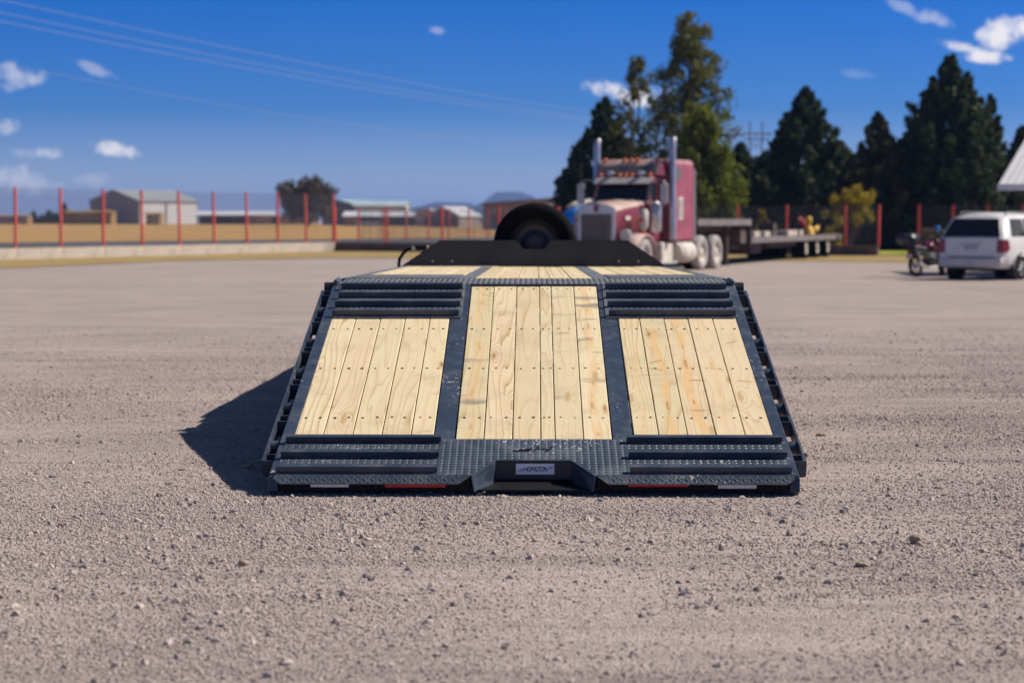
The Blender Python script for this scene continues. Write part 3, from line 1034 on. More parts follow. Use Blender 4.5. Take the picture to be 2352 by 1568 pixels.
# long low shed with white roof
b, p = bld('shed', 'long low open shed with white roof right of the barn', 'shed', 452, 385, R(4))
Ws = 14.6
for i in range(7):
    MB().box(Ws * i / 6 * .98, Ws * i / 6 * .98 + .22, -.02, .2, -.2, 1.75).build('post', M['timber'], b)
MB().box(0, Ws, 4.6, 4.8, -.2, 2.3).build('back_wall', M['timber'], b)
MB().box(9.6, Ws + .2, .25, .45, -.2, 1.5).build('wall', M['adobe'], b)
MB().prism([(-.5, 1.72), (5.2, 2.5), (5.2, 2.62), (-.5, 1.84)], lambda u, v, d: (d, u, v), -.3, Ws + .4).build('roof', M['roof_pale'], b)
b, p = bld('yard_wall', 'low reddish adobe wall joining the open shed to the round tree', 'wall', 592, 382)
MB().cbox(0, 9.0, 0, .4, -.3, 1.7, .06).build('wall', M['adobe'], b)
MB().cbox(2.6, 3.8, -.04, .44, -.3, 1.55, .03).build('gate', M['timber'], b)

# large pale warehouse behind
b, p = bld('warehouse', 'large pale warehouse with low teal roof behind the round tree', 'warehouse', 740, 360, R(-18))
gable_house(b, 6.6, 13.5, 3.6, 4.4, M['barn_grey_shaded'], M['barn_white'], M['roof_teal'], .3)
b, p = bld('warehouse', 'white fronted long warehouse in the middle of the far buildings', 'warehouse', 812, 352)
gable_house(b, 9.1, 12, 3.35, 4.2, M['barn_white'], M['barn_white'], M['roof_teal'], .3, 'x')
b, p = bld('shed', 'low shed with light roof and dark opening before the white warehouse', 'shed', 790, 330)
MB().cbox(0, 2.3, 0, .3, -.3, 1.55, .03).build('wall', M['adobe'], b)
MB().cbox(2.3, 12.6, .9, 1.1, -.3, 1.6, .03).build('back_wall', M['timber'], b)
MB().cbox(1.8, 6.1, -.1, .12, -.3, .82, .03).build('white_wall', M['barn_white'], b)
for i in range(5):
    MB().box(2.4 + 2.5 * i, 2.6 + 2.5 * i, .2, .4, -.2, 1.6).build('post', M['timber'], b)
MB().prism([(-.4, 1.55), (4.2, 2.35), (4.2, 2.47), (-.4, 1.67)], lambda u, v, d: (d, u, v), -.3, 13.2).build('roof', M['roof_pale'], b)
b, p = bld('house', 'small beige house with low roof in the middle distance', 'house', 954, 320, R(-6))
gable_house(b, 3.7, 5, 2.15, 2.75, M['beige'], M['beige'], M['roof_pale'], .3)
wood_door(b, 1.5, 2.2, 1.6)
b, p = bld('house', 'brown gabled house with dark front and pale roof side', 'house', 985, 300, R(-28))
gable_house(b, 5.2, 6.2, 1.75, 2.95, M['taupe'], M['beige'], M['roof_pale'], .35)
wood_door(b, 2.0, 2.9, 1.5)
MB().box(3.7, 4.4, -.05, 0, .8, 1.4).build('window', M['glass'], b)
b, p = bld('yard_wall', 'low timber corral fence in front of the brown gabled house', 'corral', 1000, 285)
for k in range(8):
    MB().box(k * .95, k * .95 + .1, 0, .1, -.2, 1.0).build('post', M['timber'], b)
for z in (.3, .6, .88):
    MB().box(0, 6.8, -.06, -.005, z, z + .1).build('rail', M['timber'], b)
# big brown building
b, p = bld('building', 'big plain brown building with dark lower band, nearest of the far buildings', 'building', 1111, 250, R(2))
W2 = 9.6
MB().prism([(0, -.4), (W2, -.4), (W2, 3.95), (0, 3.2)], lambda u, v, d: (u, d, v), 0, .25).build('front_wall', M['taupe'], b)
MB().box(0, .25, .25, 8, -.4, 3.15).build('side_wall', M['taupe'], b)
MB().box(W2 - .25, W2, .25, 8, -.4, 3.8).build('side_wall', M['taupe'], b)
MB().prism([(-.35, 3.2), (W2 + .5, 3.98), (W2 + .5, 4.13), (-.35, 3.35)], lambda u, v, d: (u, d, v), -.5, 8.4).build('roof', M['timber'], b)
MB().box(.9, 4.4, -.06, -.01, -.2, 1.95).build('roller_door', M['grey_plastic'], b)
MB().box(5.0, W2 - .4, -.06, -.01, -.2, 1.95).build('roller_door', M['grey_plastic'], b)
MB().box(7.35, 8.65, -.08, -.012, 2.3, 3.25).build('white_panel', M['roof_pale'], b)

# house at the right edge
px, zc = 2293, 56.0
p = at(px, 424, zc)
root = thing('house', 'beige house with white ribbed metal roof at the right edge', 'house', (p.x, p.y, gz(p.y)), R(-25))
ez = p.z - gz(p.y)
MB().prism([(-.02, ez - .10), (6.0, ez - .10 + 6.0 * .385), (6.0, ez + 6.0 * .385), (-.02, ez)], lambda u, v, d: (d, u, v), 0, 9).build('roof', M['roof_white'], root)
MB().prism([(-.04, ez - .17), (0.0, ez - .17), (0, ez + .01), (-.04, ez + .01)], lambda u, v, d: (d, u, v), -.02, 9).build('eave_trim', M['roof_white'], root)
for k in range(44):
    u = .08 + k * .2
    MB().prism([(-.02, ez + .002), (6.0, ez + 6.0 * .385 + .002), (6.0, ez + 6.0 * .385 + .016), (-.02, ez + .016)], lambda a, v, d: (d, a, v), u, u + .035).build('roof_rib', M['roof_white'], root)
MB().box(.62, 9, 1.0, 1.2, -.3, ez + .22).build('front_wall', M['beige'], root)
MB().box(.62, .82, 1.2, 6.0, -.3, ez + .3).build('side_wall', M['beige'], root)
MB().cyl((.74, .92, -.2), (.74, .92, ez + .1), .045, 10).build('downpipe', M['roof_white'], root)
MB().box(1.5, 2.4, .96, 1.0, 0, 2.05).build('door', M['timber'], root)

# ------------------------------------------------------------------ trees


def leaf_mesh(name, cent, size, mat, droop=0.0, aspect=1.0):
    n = len(cent)
    a = RNG.normal(size=(n, 3))
    a /= np.linalg.norm(a, axis=1, keepdims=True)
    b_ = np.cross(a, RNG.normal(size=(n, 3)))
    b_ /= np.linalg.norm(b_, axis=1, keepdims=True)
    s = (size * RNG.uniform(.55, 1.35, n))[:, None]
    v = np.stack([cent - a * s * aspect, cent + b_ * s * .55, cent + a * s * aspect, cent - b_ * s * .55], 1).reshape(-1, 3)
    me = bpy.data.meshes.new(name)
    me.vertices.add(4 * n)
    me.vertices.foreach_set('co', v.ravel())
    me.loops.add(4 * n)
    me.loops.foreach_set('vertex_index', np.arange(4 * n, dtype=np.int32))
    me.polygons.add(n)
    me.polygons.foreach_set('loop_start', np.arange(0, 4 * n, 4, dtype=np.int32))
    me.update(calc_edges=True)
    me.validate()
    me.materials.append(mat)
    return me


def tree(name, label, cat, px, zc, top_py, prof, n_limb, n_leaf, leaf, mat, rise=.5, clear=.04, spread=.16, group=None, tips=0.0, width=1.0, tri=.05):
    """prof: [(height fraction, radius in metres)]. Crown = leaf clumps strung along rising limbs."""
    p = on_ground(px, zc)
    H = at(px, top_py, zc).z - gz(p.y)
    root = thing(name, label, cat, (p.x, p.y, gz(p.y)), 0, group)
    ph = [a for a, _ in prof]
    pr = [b * width for _, b in prof]
    tk = MB()
    pts = [(RNG.normal() * .06 * k, RNG.normal() * .06 * k, H * .93 * k / 6) for k in range(7)]
    pts[0] = (0, 0, -.3)
    tk.tube(pts, [max(.02, tri * H * .42 * (1 - k / 6.6)) for k in range(7)], 8)
    cents = []
    per = n_leaf // n_limb
    for i in range(n_limb):
        hf = clear + (1 - clear) * (i + RNG.uniform(0, 1)) / n_limb
        az = i * 2.39996 + RNG.normal() * .3
        rad = np.interp(hf, ph, pr) * RNG.uniform(.72, 1.12)
        if RNG.random() < tips:
            rad *= RNG.uniform(1.05, 1.3)
        rz_ = rise * rad * RNG.uniform(.6, 1.4)
        z1 = min(hf * H, H * 1.0)
        z0 = max(.2, z1 - rz_)
        base = np.array([0, 0, z0])
        tip = np.array([math.cos(az) * rad, math.sin(az) * rad, z1])
        if rad > .5:
            tk.tube([base, base * .4 + tip * .6 + np.array([0, 0, -.05 * rad]), tip * .95 + base * .05], [.012 * H * .25 + .01, .015, .006], 4, False)
        t = RNG.beta(1.9, 1.05, per)
        bow = np.array([math.cos(az), math.sin(az), 0]) * rad * .18
        c = base[None] + (tip - base)[None] * t[:, None] + bow[None] * (4 * t * (1 - t))[:, None]
        c += RNG.normal(size=(per, 3)) * (spread * (0.35 + rad * .55) * (1.1 - .55 * t))[:, None] * np.array([1, 1, .9])
        cents.append(c)
    cents = np.concatenate(cents)
    cents[:, 2] = np.clip(cents[:, 2], .1, H * 1.01)
    tk.build('trunk', M['bark'], root)
    o = bpy.data.objects.new('crown', leaf_mesh('crown', cents, leaf, mat))
    COL.objects.link(o)
    o.parent = root
    return root


def clump_tree(name, label, cat, px, zc, top_py, prof, n_clump, n_leaf, leaf, mat, csize=.55, clear=.08, group=None, sub=3):
    """Broad-leaved tree: separate leaf clumps round bent limbs, with gaps between them."""
    p = on_ground(px, zc)
    H = at(px, top_py, zc).z - gz(p.y)
    root = thing(name, label, cat, (p.x, p.y, gz(p.y)), 0, group)
    ph = [a for a, _ in prof]
    pr = [b for _, b in prof]
    tk = MB()
    pts = [(0, 0, -.3)] + [(RNG.normal() * .08, RNG.normal() * .08, H * .95 * k / 6) for k in range(1, 7)]
    tk.tube(pts, [max(.025, .017 * H * (1 - k / 6.6)) for k in range(7)], 8)
    cents = []
    per = n_leaf // (n_clump * sub)
    for i in range(n_clump):
        hf = clear + (1 - clear) * ((i + RNG.uniform(0, 1)) / n_clump) ** .92
        az = i * 2.39996 + RNG.normal() * .5
        rad = np.interp(hf, ph, pr)
        rr = rad * math.sqrt(RNG.uniform(.08, 1.0))
        c0 = np.array([math.cos(az) * rr, math.sin(az) * rr, hf * H])
        z0 = max(.3, c0[2] - rr * 1.3 - .3)
        tk.tube([(0, 0, z0), (c0[0] * .45, c0[1] * .45, z0 + (c0[2] - z0) * .35), tuple(c0)], [.035, .022, .008], 4, False)
        for j in range(sub):
            sc_ = csize * RNG.uniform(.45, 1.0) * (.55 + .45 * min(1, rad))
            cc = c0 + RNG.normal(size=3) * sc_ * np.array([.75, .75, 1.0])
            q = RNG.normal(size=(per, 3))
            q /= np.linalg.norm(q, axis=1, keepdims=True)
            q *= (RNG.uniform(0, 1, per) ** .5)[:, None] * sc_ * np.array([.8, .8, 1.05]) * 1.05
            cents.append(cc + q)
    cents = np.concatenate(cents)
    cents[:, 2] = np.maximum(cents[:, 2], .1)
    tk.build('trunk', M['bark'], root)
    o = bpy.data.objects.new('crown', leaf_mesh('crown', cents, leaf, mat))
    COL.objects.link(o)
    o.parent = root
    return root


CON = [(0, .85), (.15, 1.0), (.32, .95), (.5, .78), (.66, .58), (.8, .38), (.92, .18), (1, .03)]


def con(s):
    return [(a, b * s) for a, b in CON]


G_T = 'trees behind the right fence'
tree('cypress_tree', 'dark cypress left of the tall poplar, leftmost tree behind the truck', 'tree', 1388, 108, 228, con(2.75), 140, 29000, .15, M['cypress'], 1.0, .02, .12, G_T, .45)
tree('cypress_tree', 'dark cypress directly behind the truck cab at left', 'tree', 1330, 112, 330, con(1.7), 80, 13000, .14, M['cypress'], 1.0, .02, .12, G_T, .45)
POP = [(0, 1.0), (.15, 1.5), (.30, 1.9), (.42, 2.05), (.52, 1.75), (.62, 1.35), (.74, 1.45), (.86, 1.15), (.95, .75), (1, .35)]
clump_tree('poplar_tree', 'tallest tree, an airy green poplar rising behind the truck sleeper', 'tree', 1583, 104, 66, POP, 92, 16000, .115, M['poplar_b'], .62, .10, G_T)
clump_tree('poplar_tree', 'smaller thin poplar with turning leaves left of the tallest tree', 'tree', 1466, 106, 146, [(0, .6), (.3, 1.6), (.55, 1.5), (.75, 1.1), (.9, .6), (1, .2)], 46, 5600, .105, M['poplar_b'], .50, .12, G_T)
clump_tree('poplar_tree', 'bushy bright green tree at the foot of the tallest poplar', 'tree', 1614, 98, 270, [(0, 1.3), (.2, 1.75), (.5, 1.7), (.75, 1.15), (.9, .7), (1, .3)], 84, 24000, .105, M['poplar'], .60, .05, G_T)
tree('cypress_tree', 'dark cypress between the poplar and the pylon', 'tree', 1700, 112, 330, con(1.9), 80, 14000, .15, M['cypress'], 1.0, .01, .18, G_T, .3)
tree('cypress_tree', 'broad dark cypress in the middle of the right tree row', 'tree', 1848, 106, 204, con(2.95), 150, 34000, .15, M['cypress'], 1.0, .01, .12, G_T, .5)
tree('cypress_tree', 'shorter brownish cypress between the two broad dark ones', 'tree', 2015, 103, 262, con(2.35), 110, 24000, .14, M['cypress_b'], 1.0, .01, .12, G_T, .5)
tree('cypress_tree', 'tallest and widest dark cypress at the right of the tree row', 'tree', 2178, 104, 132, con(3.75), 210, 52000, .16, M['cypress'], 1.0, .01, .12, G_T, .5)
tree('cypress_tree', 'olive cypress in front of the widest dark one, above the minivan', 'tree', 2240, 100, 330, con(1.7), 70, 12000, .14, M['cypress'], 1.0, .01, .17, G_T, .2)
tree('cypress_tree', 'dark cypress half behind the white roof at the right edge', 'tree', 2345, 108, 292, con(2.1), 80, 15000, .15, M['cypress'], 1.0, .01, .17, G_T, .3)
tree('cypress_tree', 'narrow dark cypress spire at the right shoulder of the widest tree', 'tree', 2272, 107, 222, con(1.5), 70, 14000, .14, M['cypress'], 1.3, .02, .12, G_T, .5)
tree('cypress_tree', 'narrow dark cypress spire at the left shoulder of the broad middle tree', 'tree', 1806, 108, 258, con(1.5), 70, 13000, .14, M['cypress'], 1.3, .02, .12, G_T, .5)
for px, zc, tp, w_ in ((1762, 118, 350, 2.3), (1925, 118, 326, 2.6), (2088, 116, 306, 2.6)):
    tree('cypress_tree', {1762: 'low dark cypress filling the gap beside the pylon', 1925: 'low dark cypress filling the gap left of the brownish one',
                          2088: 'low dark cypress filling the gap right of the brownish one'}[px], 'tree', px, zc, tp,
         [(0, 1.0 * w_), (.4, 1.0 * w_), (.8, .6 * w_), (1, .1)], 70, 15000, .16, M['cypress'], .6, .01, .2, G_T, .2)
clump_tree('shrub', 'round yellow shrub behind the red posts right of the flatbed', 'shrub', 1950, 93, 446, [(0, .3), (.45, .5), (.62, 1.0), (.8, .95), (.92, .65), (1, .2)], 34, 5200, .07, M['yellow_leaf'], .30, .55, 'yellow shrubs')
clump_tree('shrub', 'small pointed yellow shrub above the flatbed deck', 'shrub', 1752, 91.8, 492, [(0, .55), (.4, .5), (.75, .2), (1, .02)], 22, 2600, .06, M['yellow_leaf'], .24, .05, 'yellow shrubs')
clump_tree('shrub', 'low yellow green shrub at the foot of the round yellow one', 'shrub', 1912, 91, 534, [(0, .5), (.5, .6), (1, .2)], 16, 1800, .06, M['yellow_leaf'], .3, .05, 'yellow shrubs')
tree('shrub', 'brown dry brush heap behind the motorcycle', 'brush', 2140, 91, 526, [(0, .85), (.5, .8), (.85, .5), (1, .2)], 40, 3600, .075, M['brush'], .3, .02, .22, None, .1, 1.0, .03)
# round tree in the field
clump_tree('tree', 'round grey brown tree standing alone among the far buildings', 'tree', 708, 300, 430,
           [(0, 1.0), (.3, 2.4), (.42, 3.6), (.6, 4.1), (.8, 3.9), (.92, 3.1), (1, 2.0)], 100, 15000, .22, M['far_tree'], .95, .38)
for i, (px, tp) in enumerate(((78, 486), (96, 494), (113, 484), (128, 490), (148, 466), (163, 486), (200, 484))):
    tree('conifer', ['small dark conifer at the left end of the far row', 'second small conifer in the far row, shorter', 'third conifer in the far row, pointed', 'fourth conifer in the far row before the tall one',
                     'tallest small conifer of the far row left of the barn', 'conifer half behind the long straw stack', 'conifer touching the left corner of the barn'][i],
         'tree', px, 410, tp, con(1.0 + .25 * (i % 3)), 26, 1500, .28, M['cypress'], .7, .01, .2, 'far row of conifers left of the barn', .2)

# ------------------------------------------------------------------ power line
p = on_ground(1735, 350)
py_ = thing('power_pylon', 'grey two legged lattice power pylon above the trees', 'pylon', (p.x, p.y, gz(p.y)))
pz = lambda yy: at(1735, yy, 350).z - gz(p.y)
for s in (-1, 1):
    MB().tube([(s * 1.1, 0, -.5), (s * 1.08, 0, pz(280))], [.20, .12], 8).build('leg', M['pylon_grey'], py_)
MB().box(-2.7, 2.7, -.16, .16, pz(310), pz(310) + .3).build('crossarm', M['pylon_grey'], py_)
MB().box(-2.2, 2.2, -.12, .12, pz(322), pz(322) + .22).build('crossarm', M['pylon_grey'], py_)
for s in (-1, 1):
    MB().tube([(s * 1.1, .0, pz(345)), (-s * 1.1, .02 * s, pz(325))], .07, 6).build('brace', M['pylon_grey'], py_)
for k in range(3):
    MB().cyl((-2.4 + 2.4 * k, 0, pz(310)), (-2.4 + 2.4 * k, 0, pz(318)), .07, 8).build('insulator', M['glass_dust'], py_)


def power_wire(pts, label, r):
    """A sagging conductor through three measured picture points, nearest first."""
    (xa, ya), (xb, yb), (xc, yc) = pts
    A, Bq = at(xa, ya, 150), at(xc, yc, 350)
    # depth of the middle point: on the vertical plane through both ends
    r_ = ray(xb, yb)
    d = Bq - A
    den = r_.x * d.y - r_.y * d.x
    s = (A.x * d.y - A.y * d.x) / den
    Mid = Vector((0, 0, CAM_H)) + r_ * s
    t = ((Mid - A).x * d.x + (Mid - A).y * d.y) / (d.x ** 2 + d.y ** 2)
    sag = (A.z + (Bq.z - A.z) * t - Mid.z) / max(4 * t * (1 - t), .05)
    pl = []
    for k in range(-6, 41):
        u = k / 40
        q = A + d * u
        q.z -= 4 * sag * u * (1 - u)
        pl.append(q)
    o = MB().tube(pl, r, 6, True).build('power_wire', M['cable'])
    return tag(o, label, 'power line', 'power lines crossing the sky at left')


power_wire([(0, 0), (586, 122), (1705, 297)], 'uppermost pale power line crossing the sky at left', .015)
power_wire([(0, 29), (586, 146), (1735, 306)], 'second pale power line from the top of the sky', .015)
power_wire([(0, 49), (586, 161), (1765, 309)], 'third pale power line, lowest of the close trio', .015)
power_wire([(0, 145), (782, 283), (1735, 322)], 'faint single power line well below the trio', .010)
# ------------------------------------------------------------------ the flatbed trailer
trailer = thing('flatbed_trailer', 'slate blue flatbed trailer with pine board deck and lowered sloping dovetail', 'trailer', (0, 9.3, 0))
TY = 9.3
YB, ZB = 9.308 - TY, 0.0923          # bend line at the foot of the dovetail
YH, ZH = 12.399 - TY, 0.900          # hinge line
ANG = math.atan2(ZH - ZB, YH - YB)
LEN = math.hypot(ZH - ZB, YH - YB)
cA, sA = math.cos(ANG), math.sin(ANG)


def dove(p):
    """Dovetail coordinates (across, up the slope, above the surface) to trailer space."""
    x, s, n = p
    return (x, YB + s * cA - n * sA, ZB + s * sA + n * cA)


Y1, Z1 = 12.96 - TY, 0.919           # end of the hinge plate, start of the flat deck
HL = math.hypot(Y1 - YH, Z1 - ZH)
hA = math.atan2(Z1 - ZH, Y1 - YH)


def hinge(p):
    x, s, n = p
    return (x, YH + s * math.cos(hA) - n * math.sin(hA), ZH + s * math.sin(hA) + n * math.cos(hA))


Y2, Z2 = 18.75 - TY, 0.864
DL = math.hypot(Y2 - Y1, Z2 - Z1)
dA = math.atan2(Z2 - Z1, Y2 - Y1)


def deck(p):
    x, s, n = p
    return (x, Y1 + s * math.cos(dA) - n * math.sin(dA), Z1 + s * math.sin(dA) + n * math.cos(dA))


def DV(px, py):
    """Measured picture point to (x, s) on the dovetail surface; symmetric trailer, so the roll is averaged out."""
    r_ = ray(px, py)
    o = Vector((0, -TY, CAM_H))
    nrm = Vector((0, -sA, cA))
    q = Vector((0, YB, ZB))
    t = (q - o).dot(nrm) / r_.dot(nrm)
    h = o + r_ * t
    return h.x, (h - q).dot(Vector((0, cA, sA)))


HW = 1.25


def sv(py):
    return DV(1226, py)[1]


S_LO = sv(1010)      # boards start above the lower tread plate
S_UP = sv(731)       # side boards end at the upper tread plates
S_TOP = sv(657)
fr_in = 1.188
# side rails of the dovetail
for s in (-1, 1):
    a, b_ = sorted((s * fr_in, s * HW))
    MB(dove).box(a, b_, 0.012, LEN - .02, -.105, 0.0).build('side_rail', M['steel'], trailer, .004)
# inner flat bars, slightly converging exactly as built: left and right of the centre panel
xl0, xl1 = DV(1043, 1008)[0], DV(1086, 657)[0]
xr0, xr1 = DV(1410, 1008)[0], DV(1372, 657)[0]
cx_in = (abs(xl0) + abs(xl1) + abs(xr0) + abs(xr1)) / 4
ol0, or0 = DV(995, 1003)[0], DV(1457, 1005)[0]
ol1, or1 = DV(1034, 732)[0], DV(1415, 732)[0]
cx_out = (abs(ol0) + abs(or0) + abs(ol1) + abs(or1)) / 4
cx_edge = (abs(DV(675, 1003)[0]) + abs(DV(1783, 1010)[0]) + abs(DV(762, 732)[0]) + abs(DV(1697, 732)[0])) / 4
for s in (-1, 1):
    a, b_ = sorted((s * cx_in, s * cx_out))
    MB(dove).box(a + .002, b_ - .002, S_LO - .02, LEN - .005, -.06, -.001).build('flat_bar', M['steel'], trailer)
    a, b_ = sorted((s * (cx_edge + .002), s * (fr_in - .001)))
    if b_ - a > .004:
        MB(dove).box(a, b_, S_LO - .02, LEN - .02, -.06, -.002).build('edge_strip', M['steel'], trailer)


def boards(tf, edges, s0, s1, parent, marks=None, thick=.038):
    for i, (a, b_) in enumerate(zip(edges, edges[1:])):
        g, c = .0021, .003
        lift = min(RNG.normal() * .0008 - .0022, -.0010)
        j0, j1 = RNG.uniform(0, .006), RNG.uniform(0, .006)
        prof = [(a + g, -thick), (b_ - g, -thick), (b_ - g, lift - c), (b_ - g - c, lift), (a + g + c, lift), (a + g, lift - c)]
        o0 = Vector(tf(((a + b_) / 2, s0, 0)))
        mb = MB(lambda p: Vector(tf(p)) - o0)
        mb.loft([[(x, s0 + j0, n) for x, n in prof], [(x, s1 - j1, n) for x, n in prof]])
        o = mb.build('board', M['pine'], parent)
        o.location = o0
        mk = marks[i] if marks else (0, .5, .3)
        o.color = (*mk, 1)


def spread_edges(x0, x1, widths):
    t = sum(widths)
    e = [x0]
    for q in widths:
        e.append(e[-1] + (x1 - x0) * q / t)
    return e


EC = spread_edges(-cx_in + .003, cx_in - .003, [90, 90.6, 90, 45.5, 90, 90.5])
ELD = spread_edges(-cx_edge, -cx_out - .003, [117, 117, 116.5, 116, 92])
ERD = spread_edges(cx_out + .003, cx_edge, [101, 116, 114, 117, 117])
boards(dove, ELD, S_LO + .0, S_UP + .03, trailer, [(0, .3, 0), (0, .2, 0), (0, .9, .1), (0, .3, 0), (.15, .5, 0)])
boards(dove, EC, S_LO - .02, S_TOP, trailer, [(.55, .6, 1), (.1, .2, .2), (0, .4, 0), (0, 0, 0), (0, .7, .5), (.75, .8, 1)])
boards(dove, ERD, S_LO + .0, S_UP + .03, trailer, [(.35, .5, 0), (1, 1, 0), (1, 1, 0), (.3, .6, 0), (0, .8, 0)])
# cross members under the boards
ROWS = [sv(754.5), sv(845), sv(958)]
for s in [sv(663)] + ROWS + [sv(1003), sv(705)]:
    MB(dove).box(-fr_in + .002, fr_in - .002, s - .03, s + .03, -.105, -.041).build('crossmember', M['black'], trailer)
# screw heads
mb = MB(dove)
scr_deck = MB(deck)
for s in ROWS + [sv(663)]:
    for E in (ELD, EC, ERD):
        if s > S_UP and E is not EC:
            continue
        for a, b_ in zip(E, E[1:]):
            for f in (.25, .75):
                x = a + (b_ - a) * f + RNG.normal() * .003
                ss = s + RNG.normal() * .003
                rr = RNG.uniform(.0045, .0072)
                mb.add([(x + rr * math.cos(t), ss + 1.3 * rr * math.sin(t), -.0002) for t in [k * math.pi / 4 for k in range(8)]] + [(x, ss, -.0016)],
                       [(k, (k + 1) % 8, 8) for k in range(8)])
                mb.box(x - rr, x + rr, ss - rr * 1.2, ss + rr * 1.2, -.006, -.0008)
tag(mb.build('screw_head', M['screw'], trailer), kind='stuff')

# lower tread plate, with the notch cut out
nx_top = (abs(DV(1138, 1058)[0]) + abs(DV(1310, 1059)[0])) / 2
s_top = sv(1059)
nx_bot = .287
PL = [(-fr_in - .03, 0), (-nx_bot, 0), (-nx_top, s_top), (nx_top, s_top), (nx_bot, 0), (fr_in + .03, 0), (fr_in + .03, S_LO + .0), (-fr_in - .03, S_LO + .0)]


def plate_quads(tf, polys, n0, n1, name, mat, parent):
    mb = MB(tf)
    for poly in polys:
        mb.prism(poly, lambda u, v, d: (u, v, d), n0, n1)
    return mb.build(name, mat, parent)


PT = .005
lower = MB(dove).prism(PL, lambda u, v, d: (u, v, d), 0.001, PT).build('tread_plate', M['plate'], trailer)


def lug_verts(L=.0255, W=.0082, h=.0022):
    base = []
    for k in range(8):
        t = 2 * math.pi * k / 8
        base.append((L / 2 * math.cos(t), W / 2 * math.sin(t) * (1 - .25 * abs(math.cos(t))), 0))
    top = [(.62 * x, .5 * y, h) for x, y, _ in base]
    return base + top


LUG = lug_verts()


def lugs(tf, x0, x1, s0, s1, n, keep, parent, px=.0335, ps=.033, name='tread_lugs', mat='plate'):
    """Raised lugs of a tread plate: two interleaved lattices, leaning opposite ways."""
    mb = MB(tf)
    for lat in (0, 1):
        an = R(38) if lat else R(-38)
        c_, s_ = math.cos(an), math.sin(an)
        loc = [(u * c_ - v * s_, u * s_ + v * c_, z) for u, v, z in LUG]
        s = s0 + ps * (.35 + .5 * lat)
        while s < s1 - .006:
            x = x0 + px * (.35 + .5 * lat)
            while x < x1 - .006:
                if keep(x, s):
                    mb.add([(x + u, s + v, n + z) for u, v, z in loc], [(k, (k + 1) % 8, 8 + (k + 1) % 8, 8 + k) for k in range(8)] + [tuple(range(8, 16))], True)
                x += px
            s += ps
    return tag(mb.build(name, M[mat], parent), kind='stuff')


def keep_low(x, s):
    if abs(x) > fr_in + .015:
        return False
    if s < s_top + .008:
        lim = nx_bot + (nx_top - nx_bot) * s / s_top + .012
        return abs(x) > lim
    return True


lugs(dove, -fr_in - .02, fr_in + .02, 0.0, S_LO - .005, PT, keep_low, lower)
# folded lip below the bend
LIPD = R(-48)


def lip(p):
    x, s, n = p                       # s runs down from the bend
    return (x, YB - s * math.cos(LIPD) - n * math.sin(-LIPD), ZB + .004 + s * math.sin(LIPD) + n * math.cos(LIPD))


for sd in (-1, 1):
    a0, a1 = .300, 1.225
    poly = [(a0, 0), (a1, 0), (a1, .018), (a1 - .034, .048), (a0 + .05, .048), (a0 - .0, .004)]
    poly = [(sd * u, v) for u, v in poly]
    lp = MB(lip).prism(poly, lambda u, v, d: (u, v, d), -.004, .0).build('plate_lip', M['plate'], trailer)
    b0, b1 = sorted((sd * (a0 + .045), sd * (a1 - .018)))
    lugs(lip, b0, b1, .0, .050, .0, lambda x, s: s < .044, lp, .038, .028)

# bumper face under the lip, in two halves, and the recess in the middle
for sd in (-1, 1):
    a, b_ = sorted((sd * .30, sd * HW))
    bp = MB().box(a, b_, YB + .012, YB + .075, .022, ZB - .012).build('bumper', M['deep_black'], trailer, .003)
    for xx in (.776, 1.145):
        MB().box(sd * xx - .007, sd * xx + .007, YB + .002, YB + .011, .03, ZB - .018).build('weld_rib', M['deep_black'], bp)
    c0, c1 = sorted((sd * 1.205, sd * (HW + .001)))
    MB().prism([(YB - .006, .022), (YB + .08, .022), (YB + .08, ZB - .004), (YB + .004, ZB - .004)], lambda u, v, d: (d, u, v), c0, c1).build('corner_gusset', M['steel_clean'], trailer, .003)
    # slanted cheek of the notch
    q0 = dove((sd * nx_bot, -.004, .001))
    q1 = dove((sd * nx_top, s_top, .001))
    th = sd * .006
    mb = MB()
    A = [(q0[0], q0[1], q0[2]), (q1[0], q1[1], q1[2]), (q1[0], q1[1], .04), (q0[0] - sd * .012, q0[1] - .01, .022)]
    Bv = [(x + th, y - .003, z) for x, y, z in A]
    mb.add(A + Bv, [(0, 1, 2, 3), (7, 6, 5, 4), (0, 4, 5, 1), (1, 5, 6, 2), (2, 6, 7, 3), (3, 7, 4, 0)])
    mb.build('notch_cheek', M['steel_clean'], trailer)
qt = dove((0, s_top, 0))
bk = MB().box(-nx_top - .005, nx_top + .005, qt[1] + .004, qt[1] + .012, .055, qt[2] - .001).build('recess_plate', M['black'], trailer)
fl = MB()
fa, fb = (nx_top + .004, qt[1] + .003, .055), (nx_bot - .022, YB + .0, .030)
fl.loft([[(-fa[0], fa[1], fa[2] - .01), (fa[0], fa[1], fa[2] - .01), (fa[0], fa[1], fa[2]), (-fa[0], fa[1], fa[2])],
         [(-fa[0] - .01, fa[1] - .05, .026), (fa[0] + .01, fa[1] - .05, .026), (fa[0] + .01, fa[1] - .05, .036), (-fa[0] - .01, fa[1] - .05, .036)],
         [(-fb[0], fb[1], .022), (fb[0], fb[1], .022), (fb[0], fb[1], fb[2]), (-fb[0], fb[1], fb[2])]])
fl.build('recess_floor', M['deep_black'], trailer)  # near-black in place of bluish steel: the recess's shade is in the colour

